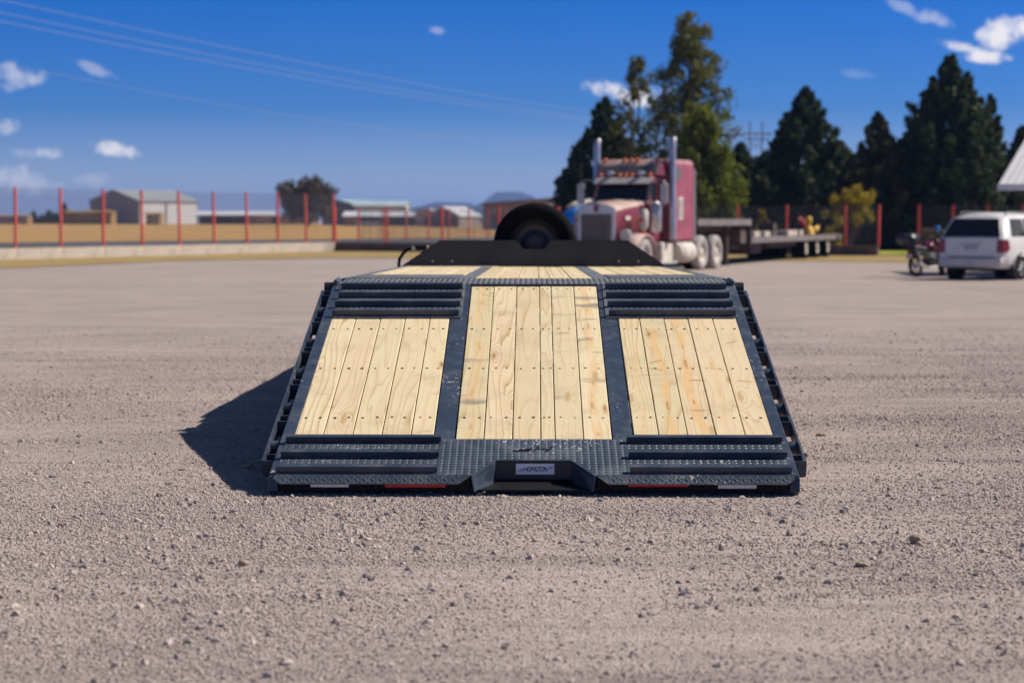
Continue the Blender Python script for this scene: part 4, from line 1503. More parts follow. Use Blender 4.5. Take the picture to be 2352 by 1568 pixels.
# stickers with the maker's lettering
STROKES = {
    'H': [((0, 0), (0, 1)), ((1, 0), (1, 1)), ((0, .48), (1, .48))],
    'O': [((.12, 0), (.88, 0)), ((.88, 0), (1, .14)), ((1, .12), (1, .88)), ((1, .86), (.88, 1)), ((.88, 1), (.12, 1)), ((.12, 1), (0, .86)), ((0, .88), (0, .12)), ((0, .14), (.12, 0))],
    'R': [((0, 0), (0, 1)), ((0, 1), (.88, 1)), ((.88, 1), (1, .88)), ((1, .9), (1, .55)), ((1, .58), (.88, .45)), ((.9, .45), (.25, .45)), ((.45, .45), (1, 0))],
    'I': [((0, 0), (0, 1))],
    'Z': [((0, 1), (1, 1)), ((1, 1), (0, 0)), ((0, 0), (1, 0))],
    'N': [((0, 0), (0, 1)), ((0, 1), (.95, 0)), ((1, 0), (1, 1))],
}


def lettering(word, x0, x1, z0, z1, y, parent, name='lettering', th=.20, mat='ink', bars=True):
    """Slanted square letters with speed bars at both ends, printed on a vertical sticker."""
    h = z1 - z0
    mb = MB()
    n = 0

    def stroke(a, b_, t):
        nonlocal n
        ax, az = a
        bx, bz = b_
        d = Vector((bx - ax, bz - az))
        L = d.length
        d /= L
        e = Vector((-d.y, d.x)) * t * h * .5
        ex = d * t * h * .35
        pts = [Vector((ax, az)) - ex + e, Vector((ax, az)) - ex - e, Vector((bx, bz)) + ex - e, Vector((bx, bz)) + ex + e]
        yy = y - .0004 - .00005 * (n % 7)
        n += 1
        mb.add([(p.x + (p.y - z0) * .38, yy, p.y) for p in pts], [(0, 1, 2, 3)])
    wl = {'I': .06}
    tot = sum(wl.get(c, .92) for c in word) + .30 * (len(word) - 1)
    bw = .16 * (x1 - x0) if bars else 0
    sc = (x1 - x0 - 2 * bw) / tot
    x = x0 + bw
    t = th
    for c in word:
        wd = wl.get(c, .92) * sc
        for a, b_ in STROKES[c]:
            stroke((x + a[0] * wd, z0 + a[1] * h), (x + b_[0] * wd, z0 + b_[1] * h), t)
        x += wd + .30 * sc
    if bars:
        for k in range(3):
            zz = z0 + h * (.02 + .24 * k)
            stroke((x0 + bw * (.0 + .26 * k), zz), (x0 + bw * .78, zz), .13)
            zz = z0 + h * (1.0 - .24 * k)
            stroke((x1 - bw * .62, zz), (x1 - bw * (.0 + .26 * k), zz), .13)
    return mb.build(name, M[mat], parent)


def atx(px, y):
    """x in trailer space of picture column px on the plane y."""
    return (px - 1176) / F_PX * (y + TY) + math.tan(-YAW) * (y + TY) * 1.0


yk = qt[1] + .0025
hx = (.186 / 2)
st = MB().box(-.085, .099, yk - .0012, yk, .0785, .1305).build('sticker', M['white_tape'], trailer)
st['label'] = 'white sticker with black HORIZON lettering in the recess'
lettering('HORIZON', -.075, .090, .096, .113, yk - .0014, st)
yb = YB + .0105
s1 = MB().box(-1.052, -.872, yb - .001, yb, .040, .080).build('reflector_tape', M['white_tape'], bp)
s1['label'] = 'white reflector with black lettering half hidden under the lip'
lettering('HORIZON', -1.040, -.900, .056, .073, yb - .0012, s1)
s2 = MB().box(-.700, -.415, yb - .001, yb, .040, .080).build('reflector_tape', M['red_tape'], bp)
s2['label'] = 'red reflector with black lettering half hidden under the lip'
lettering('HORIZON', -.645, -.495, .056, .073, yb - .0012, s2)
s3 = MB().box(.445, .728, yb - .001, yb, .044, .064).build('reflector_tape', M['red_tape'], bp)
s3['label'] = 'plain red reflector strip'
s4 = MB().box(.868, 1.048, yb - .001, yb, .036, .060).build('reflector_tape', M['white_tape'], bp)
s4['label'] = 'plain white reflector strip'

# black maker's mark on the tread plate: three bars and a slanted H
def mark_poly(pts):
    return [DV(2000 / 1.7415 + x / 5.88 / 1.7415, 1770 / 1.7415 + y / 5.88 / 1.7415) for x, y in pts]


for pts in ([(300, 213), (692, 217), (686, 240), (300, 238)], [(445, 190), (735, 190), (730, 206), (440, 203)], [(580, 166), (770, 166), (765, 180), (575, 180)],
            [(882, 120), (955, 112), (905, 165), (868, 186), (800, 240), (750, 240), (858, 162)],
            [(900, 170), (1100, 168), (1205, 174), (1208, 182), (1120, 240), (1070, 240), (1098, 188), (880, 186)],
            [(1200, 122), (1278, 118), (1222, 158), (1186, 157)]):
    pl = mark_poly(pts)
    MB(dove).prism(pl, lambda u, v, d: (u, v, d), PT + .0004, PT + .0034).build('maker_mark', M['ink'], trailer)

# cleats (angle bars welded across the plates)
def cleat(x0, x1, s, parent, h=.033, n=PT):
    mb = MB(dove)
    mb.box(x0, x1, s, s + .0075, n, n + h)
    mb.box(x0, x1, s + .0075, s + .034, n + h - .007, n + h)
    o = mb.build('cleat', M['steel_clean'], parent)
    L = x1 - x0
    w_ = MB(dove)
    for k in range(4):
        u = x0 + L * (.10 + .26 * k)
        w_.loft([[(u + dx, s - .010 * q, n + .001), (u + dx, s, n + .001 + .009 * q), (u + dx, s + .001, n + .0)] for dx, q in ((0, .2), (.02, 1), (.06, .9), (.09, 1), (.11, .2))])
    tag(w_.build('weld_bead', M['steel_clean'], o), kind='stuff')
    return o


for lx0, lx1, ly, rx0, rx1, ry in ((651, 1012.6, 1019.5, 1438, 1801, 1020), (638, 1006, 1054.5, 1441, 1812, 1055), (626.6, 1002.6, 1088, 1445, 1822.6, 1090)):
    s = sv((ly + ry) / 2)
    a = (abs(DV(lx0, ly)[0]) + abs(DV(rx1, ry)[0])) / 2 - .012
    i_ = (abs(DV(lx1, ly)[0]) + abs(DV(rx0, ry)[0])) / 2
    cleat(-a, -i_, s, trailer)
    cleat(i_, a, s, trailer)
# upper tread plates with four cleats each
ux0 = (abs(DV(1060.7, 730)[0]) + abs(DV(1399, 725)[0])) / 2 - .01
for sd in (-1, 1):
    a, b_ = sorted((sd * ux0, sd * 1.185))
    up = MB(dove).box(a, b_, S_UP, LEN - .005, .0015, PT + .001).build('tread_plate', M['plate_dust_sheen'], trailer)
    lugs(dove, a, b_, S_UP, LEN - .02, PT + .001, lambda x, s: True, up, mat='plate_dust_sheen')
for lx0, lx1, rx0, rx1, py in ((786, 1064, 1391, 1670, 667.5), (779, 1063, 1393.6, 1677, 687.5), (769.5, 1058, 1396, 1684, 708), (763, 1055, 1399, 1692, 729)):
    s = sv(py) + .008
    a = min((abs(DV(lx0, py)[0]) + abs(DV(rx1, py)[0])) / 2, 1.19)
    i_ = (abs(DV(lx1, py)[0]) + abs(DV(rx0, py)[0])) / 2
    cleat(-a, -i_, s, trailer, .036, PT + .001)
    cleat(i_, a, s, trailer, .036, PT + .001)

# hinge plate across the full width
hp = MB(hinge).box(-1.215, 1.215, .004, HL - .004, -.012, 0.0).build('hinge_plate', M['plate_dust_sheen'], trailer)
lugs(hinge, -1.2, 1.2, .0, HL - .01, .0, lambda x, s: True, hp, mat='plate_dust_sheen')
MB(hinge).box(-1.2, 1.2, .05, HL - .05, -.11, -.014).build('hinge_beam', M['black'], trailer)
MB(hinge).tube([(-1.212, -.005, -.055), (1.212, -.005, -.055)], .042, 14).build('hinge_light_stop', M['black'], trailer)  # added tube that stops sun leaking through the gap at the hinge
MB(hinge).box(-1.186, 1.186, HL - .046, HL + .06, -.16, -.064).build('crossmember', M['black'], trailer)  # added to close the slit that let a stripe of sun into the shadow
for sd in (-1, 1):
    a, b_ = sorted((sd * 1.215, sd * 1.305))
    MB(hinge).tube([(a, .02, -.035), (b_, .02, -.035)], .045, 16).build('hinge_pin', M['black'], trailer)
    a, b_ = sorted((sd * 1.216, sd * 1.246))
    MB(hinge).cbox(a, b_, -.04, .20, -.09, .028, .008).build('hinge_lug', M['steel'], trailer)

# flat deck
for sd in (-1, 1):
    a, b_ = sorted((sd * fr_in, sd * HW))
    MB(deck).box(a, b_, .004, DL + .05, -.16, 0.001).build('deck_rail', M['steel_dust_sheen'], trailer, .004)
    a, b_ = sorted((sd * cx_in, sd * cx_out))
    MB(deck).box(a + .002, b_ - .002, .004, DL, -.06, -.001).build('flat_bar', M['steel_dust_sheen'], trailer)
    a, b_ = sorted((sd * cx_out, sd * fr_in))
    sp_ = MB(deck).box(a + .002, b_ - .002, .004, 1.22, -.05, .003).build('tread_plate', M['plate_dust_sheen'], trailer)
    lugs(deck, a, b_, .01, 1.21, .003, lambda x, s: True, sp_, mat='plate_dust_sheen')
boards(deck, EC, .008, DL, trailer)
boards(deck, spread_edges(-fr_in + .002, -cx_out - .003, [1] * 5), 1.225, DL, trailer)
boards(deck, spread_edges(cx_out + .003, fr_in - .002, [1] * 5), 1.225, DL, trailer)
for k in range(9):
    s = .5 + k * .62
    MB(deck).box(-fr_in + .003, fr_in - .003, s - .03, s + .03, -.16, -.052).build('crossmember', M['black'], trailer)
    if k > 0:
        for E in (EC,):
            for a, b_ in zip(E, E[1:]):
                for f in (.25, .75):
                    x = a + (b_ - a) * f
                    scr_deck.box(x - .006, x + .006, s - .006, s + .006, -.004, -.0006)
tag(scr_deck.build('screw_head', M['screw'], trailer), kind='stuff')

# rub rails with stake pockets and pipe spools down both sides
rail_x = 1.300
pocket_s = [sv(y) for y in (1049, 959, 876, 801, 733, 672)]
spool_s = [sv(y) for y in (1008, 921, 842, 774, 702)]
s_end0, s_end1 = sv(1049) - .035, sv(664)
for sd in (-1, 1):
    a, b_ = sorted((sd * rail_x, sd * (rail_x + .011)))
    MB(dove).box(a, b_, s_end0, s_end1, -.088, -.006).build('rub_rail', M['steel'], trailer)
    for s in pocket_s:
        a, b_ = sorted((sd * (HW + .001), sd * (rail_x - .001)))
        w_ = .045
        mb = MB(dove)
        mb.box(a, b_, s - w_, s - w_ + .006, -.086, -.004)
        mb.box(a, b_, s + w_ - .006, s + w_, -.086, -.004)
        q0, q1 = sorted((sd * (rail_x - .006), sd * (rail_x - .0005)))
        mb.box(q0, q1, s - w_ + .003, s + w_ - .003, -.085, -.005)
        mb.build('stake_pocket', M['steel_clean'], trailer)
    for s in spool_s:
        a, b_ = sorted((sd * (HW + .001), sd * (rail_x - .001)))
        MB(dove).tube([(a, s, -.045), (b_, s, -.045)], .033, 14).build('pipe_spool', M['steel_clean'], trailer)
    # deck rub rails
    a, b_ = sorted((sd * rail_x, sd * (rail_x + .011)))
    MB(deck).box(a, b_, .35, DL, -.10, -.015).build('rub_rail', M['steel'], trailer)
    for k in range(9):
        s = .45 + k * .61
        a, b_ = sorted((sd * (HW + .001), sd * (rail_x - .001)))
        MB(deck).box(a, b_, s - .04, s - .034, -.10, -.015).box(a, b_, s + .034, s + .04, -.10, -.015).box(*sorted((sd * (rail_x - .006), sd * (rail_x - .0005))), s - .037, s + .037, -.099, -.016).build('stake_pocket', M['steel_clean'], trailer)

# bulkhead at the front of the deck
bh_h = .247
BX, BT = 1.25, .885
C0, C1, CH = .161, .100, .083
yb0 = Y2 + .03
zt = Z2 + bh_h
bl = [(-BX, Z2 + .004), (-.001, Z2 + .004), (-.001, zt - CH), (-C1, zt - CH), (-C0, zt), (-BT, zt)]
mb = MB()
for sd in (-1, 1):
    # left and right halves meet under the cut-out
    poly = [(sd * -u, v) for u, v in bl]
    mb.prism(poly, lambda u, v, d: (u, yb0 + d, v), 0, .010)
bhd = mb.build('bulkhead', M['black'], trailer)
for px in (994, 1038.5, 1421, 1466):
    x = (px - 1226) / F_PX * 18.75
    MB().cbox(x - .017, x + .017, yb0 - .008, yb0 - .0005, Z2 + .032, Z2 + .068, .004).build('bolt_washer', M['black'], bhd)
    MB().tube([(x, yb0 - .009, Z2 + .050), (x, yb0 - .020, Z2 + .050)], .010, 6, True, False).build('bolt', M['aluminium'], bhd)
# hose loop at the left of the bulkhead
def bhp(px, py, dy=.02):
    q = at(px, py, 18.79)
    return (q.x, yb0 + dy, q.z)


hose = MB().tube([bhp(917, 622), bhp(916, 606), bhp(918, 594), bhp(926, 582), bhp(938, 572), bhp(950, 568.5), bhp(968, 568), bhp(985, 568), bhp(1000, 570)], .016, 10).build('hose', M['rubber'], trailer)
MB().tube([bhp(946, 572), bhp(953, 568)], .024, 10).build('fitting', M['aluminium'], hose)
MB().tube([bhp(980, 568), bhp(986, 568)], .021, 10).build('fitting', M['aluminium'], hose)
# spare wheel upright behind the bulkhead
sw_c = (0.012, yb0 + .30, Z2 + bh_h - .043)
SR = .398
tyre_prof = [(.235, -.085), (.25, -.105), (.30, -.118), (.345, -.114), (.378, -.092), (SR - .004, -.070), (SR, -.03), (SR, .03), (SR - .004, .07), (.378, .092), (.345, .114), (.30, .118), (.25, .105), (.235, .085)]
spare = MB().lathe(tyre_prof, 'y', sw_c, 40).build('spare_tyre', M['rubber'], trailer)
rim = MB().lathe([(.236, -.088), (.228, -.07), (.215, -.03), (.19, .0), (.12, .0), (.105, -.03), (.06, -.032), (.002, -.032)], 'y', sw_c, 32).build('rim', plain('rim_grey', (.045, .042, .05), .45, .3), spare)
for k in range(8):
    t = k * math.pi / 4
    c_ = (sw_c[0] + .085 * math.cos(t), sw_c[1] - .034, sw_c[2] + .085 * math.sin(t))
    MB().tube([(c_[0], c_[1] - .012, c_[2]), (c_[0], c_[1] + .012, c_[2])], .011, 6, True, False).build('lug_nut', M['rust'], rim)
MB().box(-.30, .30, yb0 + .43, yb0 + .50, Z2 - .05, Z2 + .30).build('spare_carrier', M['black'], trailer)
# running gear under the deck
for x in (-.55, .55):
    MB(deck).box(x - .06, x + .06, .02, DL + .3, -.44, -.162).build('main_beam', M['black'], trailer)
    MB().box(x - .05, x + .05, YH - 1.6, YH + .45, ZH - .55, ZH - .45).build('dovetail_arm', M['black'], trailer)
MB().prism([(Y2 + .3, Z2 - .4), (Y2 + 2.6, Z2 - .1), (Y2 + 2.6, Z2 + .25), (Y2 + .3, Z2 - .05)], lambda u, v, d: (d, u, v), -.35, .35).build('gooseneck', M['black'], trailer)
wtp = [(.20, -.10), (.30, -.115), (.345, -.11), (.375, -.085), (.386, -.03), (.386, .03), (.375, .085), (.345, .11), (.30, .115), (.20, .10)]
for yy in (14.9 - TY, 15.85 - TY):
    zc_ = .386 + gz(yy + TY)
    MB().tube([(-1.0, yy, zc_), (1.0, yy, zc_)], .05, 10).build('axle', M['black'], trailer)
    for x in (-1.06, -.80, .80, 1.06):
        wl_ = MB().lathe(wtp, 'x', (x, yy, zc_), 28).build('wheel', M['rubber'], trailer)
        MB().lathe([(.20, -.09), (.19, .0), (.08, .02), (.002, .02)], 'x', (x, yy, zc_), 20).build('rim', M['aluminium'], wl_)
for x in (-.7, .7):
    MB().box(x - .06, x + .06, Y2 - .3, Y2 - .18, gz(18.5), Z2 - .162).box(x - .13, x + .13, Y2 - .37, Y2 - .11, gz(18.5) - .01, gz(18.5) + .02).build('landing_leg', M['black'], trailer)
# ------------------------------------------------------------------ vehicles


def wheel_parts(parent, x, y, z, r, w_, rim_r, tm, rm, name='wheel', face=1, lugs_n=0, hub=.35):
    """Tyre with a rim as its child; axle along local x, face = side of the visible rim."""
    p = [(rim_r, -w_ / 2 * .8), (rim_r * 1.06, -w_ / 2 * .95), ((r + rim_r) / 2, -w_ / 2), (r * .94, -w_ / 2 * .88), (r, -w_ / 2 * .6), (r, w_ / 2 * .6),
         (r * .94, w_ / 2 * .88), ((r + rim_r) / 2, w_ / 2), (rim_r * 1.06, w_ / 2 * .95), (rim_r, w_ / 2 * .8)]
    ty = MB().lathe(p, 'x', (x, y, z), 30).build(name, tm, parent)
    f = face
    rp = [(rim_r, f * w_ / 2 * .8), (rim_r * .93, f * w_ / 2 * .7), (rim_r * .86, f * w_ * .05), (rim_r * .5, f * w_ * .10), (rim_r * hub, f * w_ * .34), (rim_r * hub * .6, f * w_ * .42), (.002, f * w_ * .42)]
    MB().lathe(rp, 'x', (x, y, z), 24).build('rim', rm, ty)
    return ty


def slab(pts, off, name, mat, parent):
    """Thin slab on four points, offset along its normal."""
    P = [Vector(p) for p in pts]
    n = (P[1] - P[0]).cross(P[3] - P[0]).normalized() * off
    V = [p + n for p in P] + [p - n * .6 for p in P]
    k = len(P)
    return MB().add(V, [tuple(range(k)), tuple(reversed(range(k, 2 * k)))] + [(i, k + i, k + (i + 1) % k, (i + 1) % k) for i in range(k)]).build(name, mat, parent)


# ---- semi truck. local: nose at y = 0 looking towards -y, x to the picture's right, z up
tp = on_ground(1369, 57.4)
PHI = R(23.3)
truck = thing('semi_truck', 'dusty maroon long nosed semi truck with chrome grille and tall exhaust stacks', 'truck', (tp.x, tp.y, gz(tp.y)), -PHI)
T = truck
truck.scale = (.972, .972, .972)
# grille
gh = MB()
gh.prism([(-.58, .86), (.58, .86), (.58, 1.96), (.30, 2.06), (.0, 2.13), (-.30, 2.06), (-.58, 1.96)], lambda u, v, d: (u, d, v), .0, .12)
grille = gh.build('grille_frame', M['chrome'], T, .02)
MB().box(-.48, .48, -.012, -.002, .94, 1.78).build('grille_back', M['dark'], grille)
gb = MB()
for k in range(29):
    x = -.465 + .93 * k / 28
    gb.box(x - .010, x + .010, -.034, -.014, .95, 1.77)
tag(gb.build('grille_bar', M['taupe_bars'], grille), kind='stuff')
MB().prism([(-.05, 1.84), (.05, 1.84), (.085, 2.02), (0, 2.09), (-.085, 2.02)], lambda u, v, d: (u, d, v), -.03, -.003).build('emblem', plain('emblem_red', (.22, .02, .03), .4), grille)
# hood
def hsec(y, hw, zb, zt, cr=.16):
    return [(-hw, y, zb), (hw, y, zb), (hw, y, zt - cr), (hw - cr * .3, y, zt - cr * .4), (hw - cr, y, zt), (0, y, zt + .045), (-hw + cr, y, zt), (-hw + cr * .3, y, zt - cr * .4), (-hw, y, zt - cr)]


MB().loft([hsec(.12, .57, .95, 1.98), hsec(.7, .62, .95, 2.06), hsec(1.5, .72, 1.0, 2.15), hsec(2.02, .80, 1.0, 2.20)], True).build('hood', M['maroon'], T)
MB().cbox(.655, .672, .72, 1.28, 1.60, 1.72, .004).build('side_plate', M['dusty_white'], T)
# cab
cab = MB().loft([[(-.95, 2.0, .95), (.95, 2.0, .95), (.95, 2.0, 2.12), (-.95, 2.0, 2.12)], [(-.95, 2.06, .95), (.95, 2.06, .95), (.95, 2.06, 2.18), (-.95, 2.06, 2.18)],
                 [(-.93, 2.42, .95), (.93, 2.42, .95), (.90, 2.42, 2.90), (-.90, 2.42, 2.90)], [(-.93, 3.3, .95), (.93, 3.3, .95), (.90, 3.3, 3.0), (-.90, 3.3, 3.0)]]).build('cab', M['maroon'], T, .03)
MB().add([(-.83, 2.055, 2.20), (.83, 2.055, 2.20), (.80, 2.335, 2.73), (-.80, 2.335, 2.73), (-.83, 2.085, 2.19), (.83, 2.085, 2.19), (.80, 2.365, 2.72), (-.80, 2.365, 2.72)],
         [(0, 1, 2, 3), (7, 6, 5, 4), (0, 4, 5, 1), (1, 5, 6, 2), (2, 6, 7, 3), (3, 7, 4, 0)]).build('windshield', M['glass'], T)
MB().prism([(2.08, 2.72), (2.34, 2.90), (2.42, 2.91), (2.40, 2.88), (2.12, 2.70)], lambda u, v, d: (d, u, v), -.90, .90).build('sun_visor', M['aluminium'], T)
MB().prism([(2.12, 2.74), (2.70, 2.74), (2.70, 2.20), (2.22, 2.20)], lambda u, v, d: (d, u, v), .934, .95).build('side_window', M['glass'], T)
MB().prism([(2.12, 2.74), (2.70, 2.74), (2.70, 2.20), (2.22, 2.20)], lambda u, v, d: (d, u, v), -.95, -.934).build('side_window', M['glass'], T)
dr = MB().cbox(.936, .952, 2.15, 3.05, 1.05, 2.17, .006).build('door', M['maroon'], T)
MB().box(.953, .975, 2.85, 2.98, 1.95, 1.99).build('handle', M['chrome'], dr)
# sleeper with raised roof
def ssec(y, hw, zb, zt, cr=.14):
    return [(-hw, y, zb), (hw, y, zb), (hw, y, zt - cr), (hw - cr * .3, y, zt - cr * .3), (hw - cr, y, zt), (-hw + cr, y, zt), (-hw + cr * .3, y, zt - cr * .3), (-hw, y, zt - cr)]


MB().loft([ssec(3.32, 1.16, .85, 3.0), ssec(5.5, 1.18, .85, 3.45, .16)][0:0] or [ssec(3.32, 1.18, .97, 3.46, .12), ssec(3.40, 1.19, .97, 3.48, .14), ssec(5.42, 1.19, .97, 3.50, .14), ssec(5.5, 1.16, .97, 3.44, .14)]).build('sleeper', M['maroon_side'], T, .02)
rf = MB().loft([[(-.93, 2.62, 2.98), (.93, 2.62, 2.98), (.93, 2.64, 3.02), (-.93, 2.64, 3.02)], [(-1.02, 2.80, 2.98), (1.02, 2.80, 2.98), (1.0, 2.86, 3.30), (-1.0, 2.86, 3.30)],
                [(-1.10, 3.0, 2.98), (1.10, 3.0, 2.98), (1.04, 3.02, 3.44), (-1.04, 3.02, 3.44)], [(-1.17, 3.318, 2.98), (1.17, 3.318, 2.98), (1.06, 3.318, 3.475), (-1.06, 3.318, 3.475)]]).build('raised_roof', M['maroon'], T)
for a, b_ in ((-.92, -.04), (.04, .92)):
    slab([(a, 2.662, 3.05), (b_, 2.662, 3.05), (b_ * .985, 2.845, 3.28), (a * .985, 2.845, 3.28)], .016, 'roof_window', M['glass_dust'], T)
ml = MB().ball((0, 0, 0), (.075, .10, .055), 8, 4).mesh('marker_light')
ml.materials.append(M['amber'])
for x, y, z in [(q, 2.95, 3.46) for q in (-.86, -.22, 0, .22, .84)] + [(q, 2.47, 2.985) for q in (-.82, -.20, 0, .20, .80)]:
    o = bpy.data.objects.new('marker_light', ml)
    COL.objects.link(o)
    o.parent = T
    o.location = (x, y, z)
for x in (-.45, .55):
    MB().tube([(x, 2.3, 3.04), (x, 2.55, 3.04), (x, 2.75, 3.04)], [.085, .05, .035], 10).build('horn', M['chrome'], T)
sw = MB().prism([(3.62, 3.20), (4.20, 3.20), (4.20, 2.88), (3.55, 2.88)], lambda u, v, d: (d, u, v), 1.192, 1.205).build('sleeper_window', M['glass_dust'], T)
vt = MB().cbox(1.191, 1.215, 3.95, 4.38, 1.62, 2.32, .004).build('vent', M['dusty_white'], T)
for k in range(5):
    MB().box(1.216, 1.228, 3.99, 4.34, 1.70 + .115 * k, 1.77 + .115 * k).build('louvre', M['aluminium'], vt)
MB().cbox(1.190, 1.202, 3.5, 5.35, 1.0, 3.28, .004).build('sleeper_panel', M['maroon_side'], T)
MB().cbox(1.1, 1.22, 5.46, 5.56, .9, 3.2, .02).build('rear_extender', M['aluminium'], T)
# exhaust stacks
for s in (-1, 1):
    MB().tube([(s * 1.25, 3.24, 1.0), (s * 1.25, 3.24, 2.3), (s * 1.25, 3.24, 2.36), (s * 1.25, 3.24, 3.86), (s * 1.25, 3.27, 4.0), (s * 1.25, 3.36, 4.10)], [.125, .125, .105, .105, .10, .095], 16).build('exhaust_stack', M['chrome'], T)
    # air cleaners
    ac = MB().tube([(s * 1.05, 2.22, 1.22), (s * 1.05, 2.22, 1.27), (s * 1.05, 2.22, 2.05), (s * 1.05, 2.22, 2.16)], [.12, .205, .205, .10], 18).build('air_cleaner', M['chrome'], T)
    MB().tube([(s * 1.05, 2.22, 1.40), (s * 1.05, 2.22, 1.43)], .211, 18).tube([(s * 1.05, 2.22, 1.9), (s * 1.05, 2.22, 1.93)], .211, 18).build('strap', M['aluminium'], ac)
    # mirrors on tubular arms
    mr = MB().cbox(s * 1.36 - .12, s * 1.36 + .12, 2.14, 2.22, 2.10, 2.72, .02).build('mirror', M['aluminium'], T)
    MB().tube([(s * .94, 2.24, 2.80), (s * 1.2, 2.2, 2.83), (s * 1.36, 2.2, 2.80), (s * 1.36, 2.2, 2.05), (s * 1.2, 2.22, 1.98), (s * .94, 2.26, 2.05)], .014, 6).build('mirror_arm', M['chrome'], mr)
    # front fenders
    secs = []
    for k in range(15):
        a = math.pi * (k / 14)
        cy, cz = 1.25, .55
        yy, zz = cy - .82 * math.cos(a), cz + .66 * math.sin(a) ** .8
        i0, i1 = sorted((s * .60, s * 1.16))
        secs.append([(i0, yy, zz - .04), (i1, yy, zz - .10), (i1, yy, zz - .04), (s * .88, yy, zz + .03), (i0, yy, zz + .0)] if s > 0 else
                    [(i1, yy, zz - .04), (i0, yy, zz - .10), (i0, yy, zz - .04), (s * .88, yy, zz + .03), (i1, yy, zz + .0)])
    MB().loft(secs, True).build('fender', plain('dusty_fender', (.36, .20, .20), .6, dust=(.55, .46, .37), dust_amt=.95), T)
    hl = MB().tube([(s * .84, .18, 1.16), (s * .84, .32, 1.16), (s * .84, .52, 1.16)], [.17, .18, .10], 14).build('headlight', M['chrome'], T)
    MB().tube([(s * .84, .165, 1.16), (s * .84, .178, 1.16)], .145, 14).build('lens', M['dusty_white'], hl)
    lt = MB().tube([(s * 1.03, 1.25, 1.28), (s * 1.03, 1.25, 1.42), (s * 1.03, 1.25, 1.86), (s * 1.03, 1.25, 1.93)], [.06, .15, .15, .09], 14).build('fender_lamp', M['dusty_white'], T)
    MB().box(s * 1.03 - .07, s * 1.03 + .07, 1.08, 1.11, 1.55, 1.66).build('lens', M['amber'], lt)
    MB().cbox(s * 1.03 - .09, s * 1.03 + .09, 1.16, 1.30, 1.14, 1.26, .02).build('turn_signal', M['amber'], T)
    # fuel tank and steps
    tk = MB().tube([(s * 1.0, 3.95, .60), (s * 1.0, 3.98, .60), (s * 1.0, 5.37, .60), (s * 1.0, 5.40, .60)], [.28, .335, .335, .28], 22).build('fuel_tank', M['dusty_white'], T)
    for yy in (4.3, 5.0):
        MB().tube([(s * 1.0, yy, .60), (s * 1.0, yy + .06, .60)], .343, 22).build('strap', M['aluminium'], tk)
    i0, i1 = sorted((s * .55, s * 1.10))
    MB().cbox(i0, i1, 2.75, 3.75, .34, .92, .04).build('battery_box', M['dusty_white'], T)
    i0, i1 = sorted((s * .70, s * 1.20))
    MB().cbox(i0, i1, 2.4, 3.92, .26, .33, .02).build('step', M['aluminium'], T)
    # wheels
    wheel_parts(T, s * 1.0, 1.25, .525, .525, .30, .30, M['dusty_rubber'], M['dusty_white'], 'wheel', s)
    for yy in (6.40, 7.90):
        wheel_parts(T, s * 1.06, yy, .555, .555, .30, .31, M['dusty_rubber'], M['dusty_white'], 'wheel', s, hub=.45)
        wheel_parts(T, s * .74, yy, .555, .555, .30, .31, M['rubber'], M['rust'], 'wheel', s)
    i0, i1 = sorted((s * .36, s * .46))
    MB().box(i0, i1, .5, 8.7, .72, .98).build('frame_rail', M['rust'], T)
    # quarter mudguards
    MB().cbox(*sorted((s * .62, s * 1.22)), 8.42, 8.45, .35, .95, .004).build('mud_flap', M['rubber'], T)
MB().cbox(-1.18, 1.18, -.42, -.28, .42, .86, .03).build('bumper', M['chrome'], T)
MB().box(-.5, .5, -.28, .6, .5, .8).build('bumper_bracket', M['rust'], T)
for yy in (1.25, 6.40, 7.90):
    MB().tube([(-.8, yy, .53), (.8, yy, .53)], .07, 8).build('axle', M['rust'], T)
MB().cbox(-.45, .45, 6.5, 7.6, 1.02, 1.12, .03).build('fifth_wheel', M['rust'], T)
MB().tube([(-1.36, 2.2, 2.83), (-1.36, 2.2, 3.35)], .012, 5).build('antenna', M['rust'], T)

# ---- drop deck trailer behind the truck
fp = Vector((4.62, 66.0, gz(66.0)))
FT = thing('drop_deck_trailer', 'weathered grey drop deck trailer with three axles behind the semi truck', 'trailer', (fp.x, fp.y, gz(fp.y)), -R(19.6))
UH, LH = 1.58, .95
x0, x1 = -1.25, 1.25
for k in range(18):
    MB().box(x0 + .03, x1 - .03, -1.6 + .40 * k, -1.6 + .40 * k + .39, UH - .06, UH).build('deck_board', M['deck_grey'], FT)
for s in (-1, 1):
    a, b_ = sorted((s * 1.22, s * 1.27))
    MB().box(a, b_, -1.65, 5.72, UH - .20, UH + .015).build('side_rail', M['deck_grey'], FT)
    MB().box(a, b_, 5.77, 22.3, LH - .20, LH + .015).build('side_rail', M['deck_grey'], FT)
    a, b_ = sorted((s * .40, s * .52))
    MB().box(a, b_, -1.6, 5.9, UH - .42, UH - .07).box(a, b_, 5.6, 22.1, LH - .45, LH - .07).build('main_beam', M['rust'], FT)
    MB().box(s * .85 - .07, s * .85 + .07, 3.6, 3.74, .02, UH - .22).box(s * .85 - .14, s * .85 + .14, 3.52, 3.82, -.02, .03).build('landing_leg', M['rust'], FT)
    for yy in (15.6, 17.8, 20.0):
        wheel_parts(FT, s * 1.07, yy, .49, .49, .28, .28, M['rubber'], M['dusty_white'], 'wheel', s, hub=.5)
        wheel_parts(FT, s * .76, yy, .49, .49, .28, .28, M['rubber'], M['rust'], 'wheel', s)
MB().box(x0, x1, 5.70, 5.765, LH - .3, UH - .02).build('drop_wall', M['rust'], FT)
MB().box(-1.1, 1.1, 4.8, 5.65, LH - .2, UH - .3).build('tool_box', M['rust'], FT)
